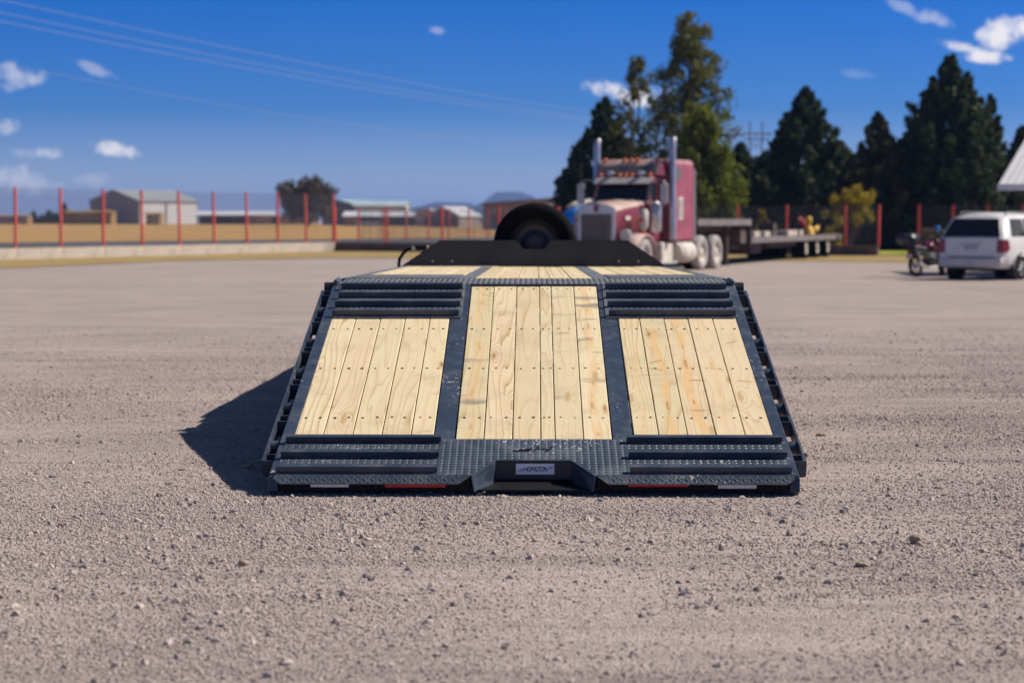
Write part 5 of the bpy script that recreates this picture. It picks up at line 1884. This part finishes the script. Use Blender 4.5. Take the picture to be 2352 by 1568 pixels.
MB().box(-.9, .9, 7.2, 8.8, .35, LH - .25).build('tool_box', M['rust'], FT)
MB().box(-1.0, 1.0, 9.6, 14.4, .55, LH - .25).build('under_frame', M['rust'], FT)
for k in range(40):
    MB().box(x0 + .03, x1 - .03, 5.79 + .41 * k, 5.79 + .41 * k + .40, LH - .06, LH).build('deck_board', M['deck_grey'], FT)
for yy in (15.6, 17.8, 20.0):
    MB().tube([(-.9, yy, .49), (.9, yy, .49)], .065, 8).build('axle', M['rust'], FT)
MB().box(x0, x1, 22.3, 22.36, LH - .30, LH).build('rear_bumper', M['rust'], FT)
MB().cbox(1.20, 1.30, 21.4, 21.7, .7, .95, .02).build('mud_flap', M['rubber'], FT)

c20, s20 = math.cos(R(19.6)), math.sin(R(19.6))


def on_deck(x, y):
    return (fp.x + x * c20 + y * s20, fp.y - x * s20 + y * c20, gz(fp.y) + LH)


def deck_block(x, y, w_, d_, h_, label, mat='concrete'):
    t = MB().cbox(-w_ / 2, w_ / 2, -d_ / 2, d_ / 2, 0.003, h_, .02).build('concrete_block', M[mat])
    t.location = on_deck(x, y)
    t.rotation_euler = (0, 0, -R(19.6))
    return tag(t, label, 'block', 'pale blocks lying on the drop deck trailer')


deck_block(.85, 7.4, .5, .9, .20, 'pale block on the lower deck, nearest to the step up')
deck_block(.85, 9.05, .5, .9, .20, 'pale block on the lower deck, second from the step up')
deck_block(.85, 13.4, .5, 1.7, .22, 'longest pale block on the lower deck, beyond the dark engine block')
deck_block(.85, 15.3, .4, .6, .22, 'small pale block on the lower deck, before the yellow machine')
eng = thing('engine_block', 'dark scrap engine block standing on the drop deck trailer', 'engine', on_deck(.4, 12.0), -R(19.6))
MB().prism([(-.42, 0.002), (.42, 0.002), (.30, .22), (.30, .50), (-.26, .50), (-.26, .22)], lambda u, v, d: (d, u, v), -.3, .3).build('housing', M['rust'], eng)
MB().tube([(0, -.1, .50), (0, -.1, .62)], .10, 10).build('outlet', M['rust'], eng)
ym = thing('yellow_pump', 'yellow machine with a red hood on the rear of the drop deck trailer', 'machine', on_deck(.5, 19.2), -R(19.6))
ym.scale = (.5, .5, .70)
MB().lathe([(.55, 0), (.57, .06), (.50, .12), (.47, .34), (.40, .42), (.22, .50), (.21, .62), (.30, .70), (.30, .98), (.22, 1.08), (.02, 1.10)], 'z', (0, 0, .002), 20).build('body', M['yellow'], ym)
MB().tube([(.45, .3, .32), (.62, .6, .36), (.66, .75, .50)], [.17, .17, .16], 12).build('spout', M['yellow'], ym)
MB().tube([(-.2, -.4, .55), (-.5, -.9, .88), (-.45, -1.0, 1.0)], [.16, .26, .18], 12).build('hood', M['machine_red'], ym)
MB().tube([(-.1, -.2, .2), (-.3, -.5, .6)], .07, 8).build('bracket', M['machine_red'], ym)

# ---- tarp covered load and dusty pickup behind the spare wheel, left of the truck
vp = on_ground(1300, 66)
pk = thing('old_pickup', 'old dusty grey pickup half hidden behind the spare wheel and the truck', 'pickup', (vp.x, vp.y, gz(vp.y)), R(-22))
def psec(y, hw, zb, zt):
    return [(-hw, y, zb), (hw, y, zb), (hw, y, zt - .1), (hw - .1, y, zt), (-hw + .1, y, zt), (-hw, y, zt - .1)]


MB().loft([psec(0, .85, .45, 1.15), psec(.25, .92, .4, 1.42), psec(1.5, .95, .4, 1.62), psec(1.7, .95, .4, 1.66)], False).build('hood', plain('grey_dusty_paint', (.20, .185, .20), .5, dust=DUST, dust_amt=.7), pk)
MB().loft([psec(1.7, .95, .4, 1.6), psec(2.3, .86, .4, 2.0), psec(3.2, .86, .4, 2.0), psec(3.35, .95, .4, 1.6)], False).build('cabin', plain('grey_dusty_paint_b', (.19, .18, .20), .5, dust=DUST, dust_amt=.6), pk)
MB().add([(-.8, 1.73, 1.62), (.8, 1.73, 1.62), (.74, 2.24, 1.95), (-.74, 2.24, 1.95), (-.8, 1.78, 1.62), (.8, 1.78, 1.62), (.74, 2.29, 1.95), (-.74, 2.29, 1.95)],
         [(0, 1, 2, 3), (7, 6, 5, 4), (0, 4, 5, 1), (1, 5, 6, 2), (2, 6, 7, 3), (3, 7, 4, 0)]).build('windshield', M['glass_dust'], pk)
MB().box(-.95, .95, 3.36, 5.4, .55, 1.25).build('bed', M['grey_plastic'], pk)
for s in (-1, 1):
    for yy in (.85, 4.4):
        wheel_parts(pk, s * .85, yy, .36, .36, .24, .2, M['dusty_rubber'], M['dusty_white'], 'wheel', s)
MB().box(-.6, .6, -.03, .0, .7, 1.0).build('grille', M['dark'], pk)
# crumpled blue tarp on the hood
def heap(name, label, cat, loc, rx, ry, rz_, mat, seed, rz=0.0):
    rg = np.random.default_rng(seed)
    ph = rg.uniform(0, 6.28, 6)
    n, m = 26, 10
    secs = []
    for j in range(m + 1):
        t = j / m
        sec = []
        for k in range(n):
            a = 2 * math.pi * k / n
            r = (1 - t ** 2) ** .5 if t < 1 else .02
            r = max(r, .03) * (1 + .13 * math.sin(3 * a + ph[0]) + .09 * math.sin(5 * a + ph[1] + 3 * t) + .06 * math.sin(9 * a + ph[2] - 4 * t))
            z = t * (1 + .12 * math.sin(2 * a + ph[3]) + .08 * math.sin(7 * a + ph[4]))
            sec.append((rx * r * math.cos(a), ry * r * math.sin(a), rz_ * z))
        secs.append(sec)
    o = MB().loft(secs, True).build(name, mat)
    o.location = loc
    o.rotation_euler = (0, 0, rz)
    return tag(o, label, cat)


c22, s22 = math.cos(R(22)), math.sin(R(22))


def on_pick(x, y, z):
    return (vp.x + x * c22 + y * s22, vp.y - x * s22 + y * c22, gz(vp.y) + z)


heap('tarp', 'crumpled bright blue tarp on the old pickup beside the truck grille', 'tarp', on_pick(.28, .55, 1.44), .62, .55, .50, M['tarp'], 4)
heap('sack', 'tan dusty sacks lying on top of the old pickup', 'sack', on_pick(-.1, 2.7, 1.99), .75, .5, .26, M['dusty_white'], 6)
wb = MB().cbox(-.42, .42, -.3, .3, .003, .50, .04).build('crate', M['dusty_white'])
wb.location = on_pick(-1.25, 4.0, 1.25)
wb.rotation_euler = (0, 0, -R(22))
bx_ = MB().box(-1.0, 1.0, -1.0, 1.0, 0, .01)
tag(wb, 'dusty white crate left of the tan sacks', 'crate')
wb.location = on_pick(-.5, 4.0, 1.25)

# ---- white minivan. local: rear on y = 0 looking towards -y
mp = on_ground(2230, 50.7)
VPHI = R(36)
van = thing('minivan', 'white minivan seen from behind, parked at the right edge', 'minivan', (mp.x, mp.y, gz(mp.y)), -VPHI)


def vsec(y, rows):
    """rows: (half width, z) from sill to roof centre; mirrored into a closed loop."""
    rows = rows[:-1] + [(rows[-2][0] * .62, rows[-2][1] * .28 + rows[-1][1] * .72)] + rows[-1:]
    r = [(hw, y, z) for hw, z in rows]
    return r + [(-hw, y, z) for hw, z in reversed(rows)]


def vrow(k):
    """Body section whose greenhouse tapers; k shapes the rear."""
    return k


body = MB()
lower = [(.80, .30), (.90, .42), (.935, .62), (.935, .90), (.915, 1.04)]
body.loft([vsec(.02, [(.70, .36), (.80, .44), (.84, .62), (.84, .88), (.82, 1.03), (.80, 1.05), (.60, 1.06), (.1, 1.06)]),
           vsec(.14, [(.78, .31), (.87, .42), (.905, .62), (.905, .90), (.89, 1.04), (.875, 1.08), (.80, 1.20), (.1, 1.225)]),
           vsec(.40, [(.80, .30), (.90, .42), (.935, .62), (.935, .90), (.915, 1.04), (.895, 1.10), (.70, 1.57), (.1, 1.64)]),
           vsec(.75, lower + [(.90, 1.10), (.70, 1.62), (.1, 1.71)]),
           vsec(1.6, lower + [(.90, 1.10), (.71, 1.65), (.1, 1.73)]),
           vsec(2.9, lower + [(.90, 1.10), (.70, 1.63), (.1, 1.71)]),
           vsec(3.55, lower + [(.90, 1.07), (.80, 1.35), (.1, 1.42)]),
           vsec(3.95, [(.80, .30), (.90, .42), (.93, .62), (.93, .86), (.90, .96), (.87, 1.0), (.80, 1.04), (.1, 1.08)]),
           vsec(4.6, [(.75, .30), (.84, .42), (.86, .58), (.86, .72), (.82, .80), (.78, .84), (.7, .87), (.1, .90)]),
           vsec(4.85, [(.60, .32), (.66, .42), (.68, .52), (.68, .62), (.66, .68), (.62, .72), (.55, .74), (.1, .75)])], True)
bo = body.build('body', M['van_white'], van)
# rear window, following the sloped tailgate
rw = slab([(-.77, .055, 1.10), (.77, .055, 1.10), (.61, .365, 1.55), (-.61, .365, 1.55)], .03, 'rear_window', M['glass'], van)
slab([(-.30, .40, 1.585), (.30, .40, 1.585), (.28, .47, 1.625), (-.28, .47, 1.625)], .025, 'brake_light', M['red_lens'], van)
tg = slab([(-.74, .012, .62), (.74, .012, .62), (.74, .035, 1.03), (-.74, .035, 1.03)], .014, 'tailgate', M['van_white'], van)
MB().box(-.17, .17, -.016, -.004, .78, .89).build('number_plate', plain('number_plate', (.35, .37, .45), .5, var=.3, scale=30), tg)
MB().box(-.33, .33, -.012, -.002, .90, .925).build('tailgate_grip', M['dusty_white'], tg)
MB().loft([[(-.86, .10, .34), (.86, .10, .34), (.90, .10, .46), (.90, .10, .58), (-.90, .10, .58), (-.90, .10, .46)],
           [(-.80, -.06, .34), (.80, -.06, .34), (.84, -.09, .44), (.84, -.06, .56), (-.84, -.06, .56), (-.84, -.09, .44)]]).build('rear_bumper', plain('bumper_paint', (.58, .54, .50), .4, var=.1, dust=DUST, dust_amt=.4), van, .02)
MB().box(-.62, .62, -.075, .02, .562, .585).build('bumper_step', M['grey_plastic'], van)
for s in (-1, 1):
    q = [(s * .70, .004, .70), (s * .86, .02, .70), (s * .935, .20, .74), (s * .938, .30, .80)]
    q2 = [(s * .72, .012, 1.04), (s * .875, .03, 1.04), (s * .925, .16, 1.03), (s * .928, .26, .98)]
    inn = lambda L: [(x * .93, y + .05, z) for x, y, z in reversed(L)]
    MB().loft([[(x * 1.012, y - .018, z) for x, y, z in q] + inn(q), [(x * 1.012, y - .018, z) for x, y, z in q2] + inn(q2)]).build('tail_light', M['red_lens'], van, .008)
    # side windows
    def side(y0, y1, y0t, y1t, z0=1.12, z1=1.56):
        f = lambda y, z: (s * (np.interp(z, [1.10, 1.62], [.905, .712])), y, z)
        q = [f(y0, z0), f(y1, z0), f(y1t, z1), f(y0t, z1)]
        if s < 0:
            q = [q[1], q[0], q[3], q[2]]
        return slab(q, .014, 'side_window', M['glass'], van)
    side(.50, 1.42, .72, 1.42)
    side(1.50, 2.45, 1.50, 2.42)
    side(2.53, 3.35, 2.50, 2.95)
    MB().box(*sorted((s * .925, s * .950)), .9, 3.6, .60, .66).build('side_moulding', M['van_white'], van)
    MB().tube([(s * .62, .7, 1.66), (s * .62, .85, 1.735), (s * .62, 2.6, 1.735), (s * .62, 2.75, 1.66)], .018, 8).build('roof_rail', M['grey_plastic'], van)
    for yy in (.98, 4.0):
        # arch and wheel
        ar = []
        for k in range(13):
            a = math.pi * k / 12
            ar.append([(s * .93, yy - .37 * math.cos(a), .33 + .37 * math.sin(a)), (s * .945, yy - .40 * math.cos(a), .33 + .40 * math.sin(a)), (s * .905, yy - .40 * math.cos(a), .33 + .40 * math.sin(a))])
        MB().loft(ar, True).build('wheel_arch', M['van_white'], van)
        MB().tube([(s * .70, yy, .335), (s * .937, yy, .335)], .375, 22).build('wheel_well', M['dark'], van)
        wheel = MB().lathe([(.20, -.085), (.24, -.10), (.29, -.10), (.32, -.08), (.328, -.03), (.328, .03), (.32, .08), (.29, .10), (.24, .10), (.20, .085)], 'x', (s * .855, yy, .328), 30).build('wheel', M['rubber'], van)
        MB().lathe([(.205, s * .095), (.195, s * .06), (.05, s * .085), (.03, s * .10), (.002, s * .10)], 'x', (s * .86, yy, .328), 24).build('rim', M['aluminium'], wheel)
        for k in range(7):
            t = 2 * math.pi * k / 7
            MB().tube([(s * .958, yy + .05 * math.cos(t), .328 + .05 * math.sin(t)), (s * .950, yy + .19 * math.cos(t), .328 + .19 * math.sin(t))], [.022, .016], 5).build('spoke', M['aluminium'], wheel)
MB().box(-.6, .6, .8, 4.2, .22, .33).build('underbody', M['dark'], van)
MB().tube([(-.5, -.03, .30), (-.5, .6, .30)], .03, 8).build('tailpipe', M['rust'], van)
slab([(-.7, 3.02, 1.60), (.7, 3.02, 1.60), (.82, 3.92, 1.09), (-.82, 3.92, 1.09)], .02, 'windshield', M['glass'], van)

# ---- motorcycle with top box, rear towards the camera
bp_ = on_ground(2107, 54.2)
bike = thing('motorcycle', 'small dark motorcycle with red tank and black top box beside the minivan', 'motorcycle', (bp_.x, bp_.y, gz(bp_.y)), -R(44))
LEAN = math.tan(R(8))


def lean(p):
    return (p[0] - p[2] * LEAN, p[1], p[2])


def bwheel(y, r, steer=0.0):
    def tf(p):
        c_, s_ = math.cos(steer), math.sin(steer)
        q = (p[0] * c_ - (p[1] - y) * s_, y + p[0] * s_ + (p[1] - y) * c_, p[2])
        return lean(q)
    o = MB(tf).lathe([(r - .075, -.025), (r - .06, -.045), (r - .02, -.05), (r, -.02), (r, .02), (r - .02, .05), (r - .06, .045), (r - .075, .025)], 'x', (0, y, r), 28).build('wheel', M['rubber'], bike)
    MB(tf).lathe([(r - .07, -.02), (r - .10, -.018), (r - .10, .018), (r - .07, .02)], 'x', (0, y, r), 28).build('rim', M['dark_plastic'], o)
    for k in range(6):
        t = math.pi * 2 * k / 6
        MB(tf).tube([(0, y + .03 * math.cos(t), r + .03 * math.sin(t)), (0, y + (r - .09) * math.cos(t), r + (r - .09) * math.sin(t))], .014, 5).build('spoke', M['dark_plastic'], o)
    MB(tf).tube([(-.06, y, r), (.06, y, r)], .05, 10).build('hub', M['aluminium'], o)
    return tf


bwheel(0, .30)
stf = bwheel(1.28, .31, R(24))
B = lambda: MB(lean)
B().tube([(0, .02, .30), (0, .45, .40), (0, .62, .55)], .035, 8).build('swing_arm', M['rust'], bike)
B().tube([(0, .10, .78), (0, .5, .68), (0, .95, .88), (0, 1.0, .98)], [.03, .04, .04, .05], 8).build('frame', M['black'], bike)
B().loft([[(-.11, .52, .30), (.11, .52, .30), (.13, .52, .50), (-.13, .52, .50)], [(-.13, .72, .26), (.13, .72, .26), (.15, .75, .58), (-.15, .75, .58)], [(-.09, .92, .34), (.09, .92, .34), (.10, .92, .54), (-.10, .92, .54)]]).build('engine', M['dark_plastic'], bike, .02)
B().loft([[(-.06, .52, .74), (.06, .52, .74), (.05, .52, .82), (-.05, .52, .82)], [(-.13, .66, .70), (.13, .66, .70), (.11, .66, .93), (-.11, .66, .93)], [(-.15, .85, .72), (.15, .85, .72), (.11, .85, .97), (-.11, .85, .97)],
          [(-.08, 1.0, .80), (.08, 1.0, .80), (.06, 1.0, .92), (-.06, 1.0, .92)]], True).build('tank', M['moto_red'], bike)
B().loft([[(-.10, -.02, .80), (.10, -.02, .80), (.09, -.02, .85), (-.09, -.02, .85)], [(-.13, .2, .76), (.13, .2, .76), (.12, .2, .84), (-.12, .2, .84)], [(-.09, .55, .74), (.09, .55, .74), (.08, .55, .80), (-.08, .55, .80)]], True).build('seat', M['black'], bike)
B().prism([(-.12, .66), (.50, .56), (.52, .74), (-.16, .80)], lambda u, v, d: (d, u, v), -.12, .12).build('side_cover', M['black'], bike)
B().prism([(.50, .54), (.74, .50), (.80, .66), (.56, .68)], lambda u, v, d: (d, u, v), .15, .17).build('side_panel', M['grey_plastic'], bike)
B().prism([(-.30, .52), (-.22, .52), (-.05, .74), (-.12, .78)], lambda u, v, d: (d, u, v), -.07, .07).build('rear_fender', M['black'], bike)
B().cbox(-.08, .08, -.24, -.16, .68, .75, .01).build('tail_light', M['red_lens'], bike)
B().box(-.09, .09, -.29, -.28, .52, .62).build('number_plate', M['dusty_white'], bike)
tb = B().loft([[(-.20, -.40, .88), (.20, -.40, .88), (.20, -.06, .88), (-.20, -.06, .88)], [(-.25, -.46, .98), (.25, -.46, .98), (.25, -.03, .98), (-.25, -.03, .98)], [(-.25, -.46, 1.10), (.25, -.46, 1.10), (.25, -.02, 1.10), (-.25, -.02, 1.10)],
               [(-.20, -.38, 1.19), (.20, -.38, 1.19), (.20, -.09, 1.19), (-.20, -.09, 1.19)]], True).build('top_box', M['dark_plastic'], bike)
B().box(-.08, .08, -.466, -.455, 1.0, 1.04).build('reflector', M['red_lens'], tb)
B().box(-.10, .10, -.38, -.05, .84, .878).build('rack', M['black'], bike)
for s in (-1, 1):
    MB(lambda p: lean(p)).tube([(s * .09, 1.06, .98), (s * .10, 1.20, .60), (s * .10, 1.27, .32)], [.028, .028, .035], 8).build('fork', M['dark_plastic'], bike)
    B().tube([(0, 1.03, 1.0), (s * .16, 1.0, 1.06), (s * .33, .90, 1.06)], .016, 6).build('handlebar', M['black'], bike)
    B().tube([(s * .25, .97, 1.06), (s * .30, .99, 1.20)], .008, 5).ball((s * .32, .99, 1.24), (.065, .02, .045), 8, 4).build('mirror', M['black'], bike)
    B().tube([(s * .13, .02, .68), (s * .14, .08, .34)], .03, 8).build('shock_absorber', M['aluminium'], bike)
B().tube([(.14, .80, .28), (.16, .4, .24), (.19, -.12, .36)], [.03, .035, .05], 10).build('exhaust', M['chrome'], bike)
B().prism([(1.0, .64), (1.28, .66), (1.56, .52), (1.58, .49), (1.28, .63), (1.02, .61)], lambda u, v, d: (d, u, v), -.055, .055).build('front_fender', M['moto_red'], bike)
B().ball((0, 1.16, .94), (.10, .09, .11), 10, 6).build('headlight', M['black'], bike)
MB().tube([(-.18, .55, .28), (-.30, .50, 0.0)], .014, 6).build('kickstand', M['rust'], bike)

# small blue barrel on the brush heap and pale post near the fence
q = on_ground(2153, 89.6)
can = MB().lathe([(.002, 0), (.11, 0), (.12, .02), (.12, .26), (.10, .28), (.002, .29)], 'z', (0, 0, 0), 16).build('bucket', M['tarp'])
can.location = (q.x, q.y, at(2153, 533, 89.6).z)
tag(can, 'small blue bucket on the brown brush heap behind the motorcycle', 'bucket')
# ------------------------------------------------------------------ air
hz_m = bpy.data.materials.new('haze')
hz_m.use_nodes = True
hz_m.node_tree.nodes.clear()
hn = NT(hz_m.node_tree)
pv = hn.n('ShaderNodeVolumePrincipled', {'Color': (0.33, 0.51, 1.0, 1), 'Density': 0.00015, 'Anisotropy': 0.2})
ho = hn.n('ShaderNodeOutputMaterial')
hz_m.node_tree.links.new(pv.outputs[0], ho.inputs['Volume'])
haze = MB().box(-5600, 5600, -60, 9000, -1.6, 100).build('haze', hz_m)
tag(haze, 'thin pale haze over the plain', kind='stuff')
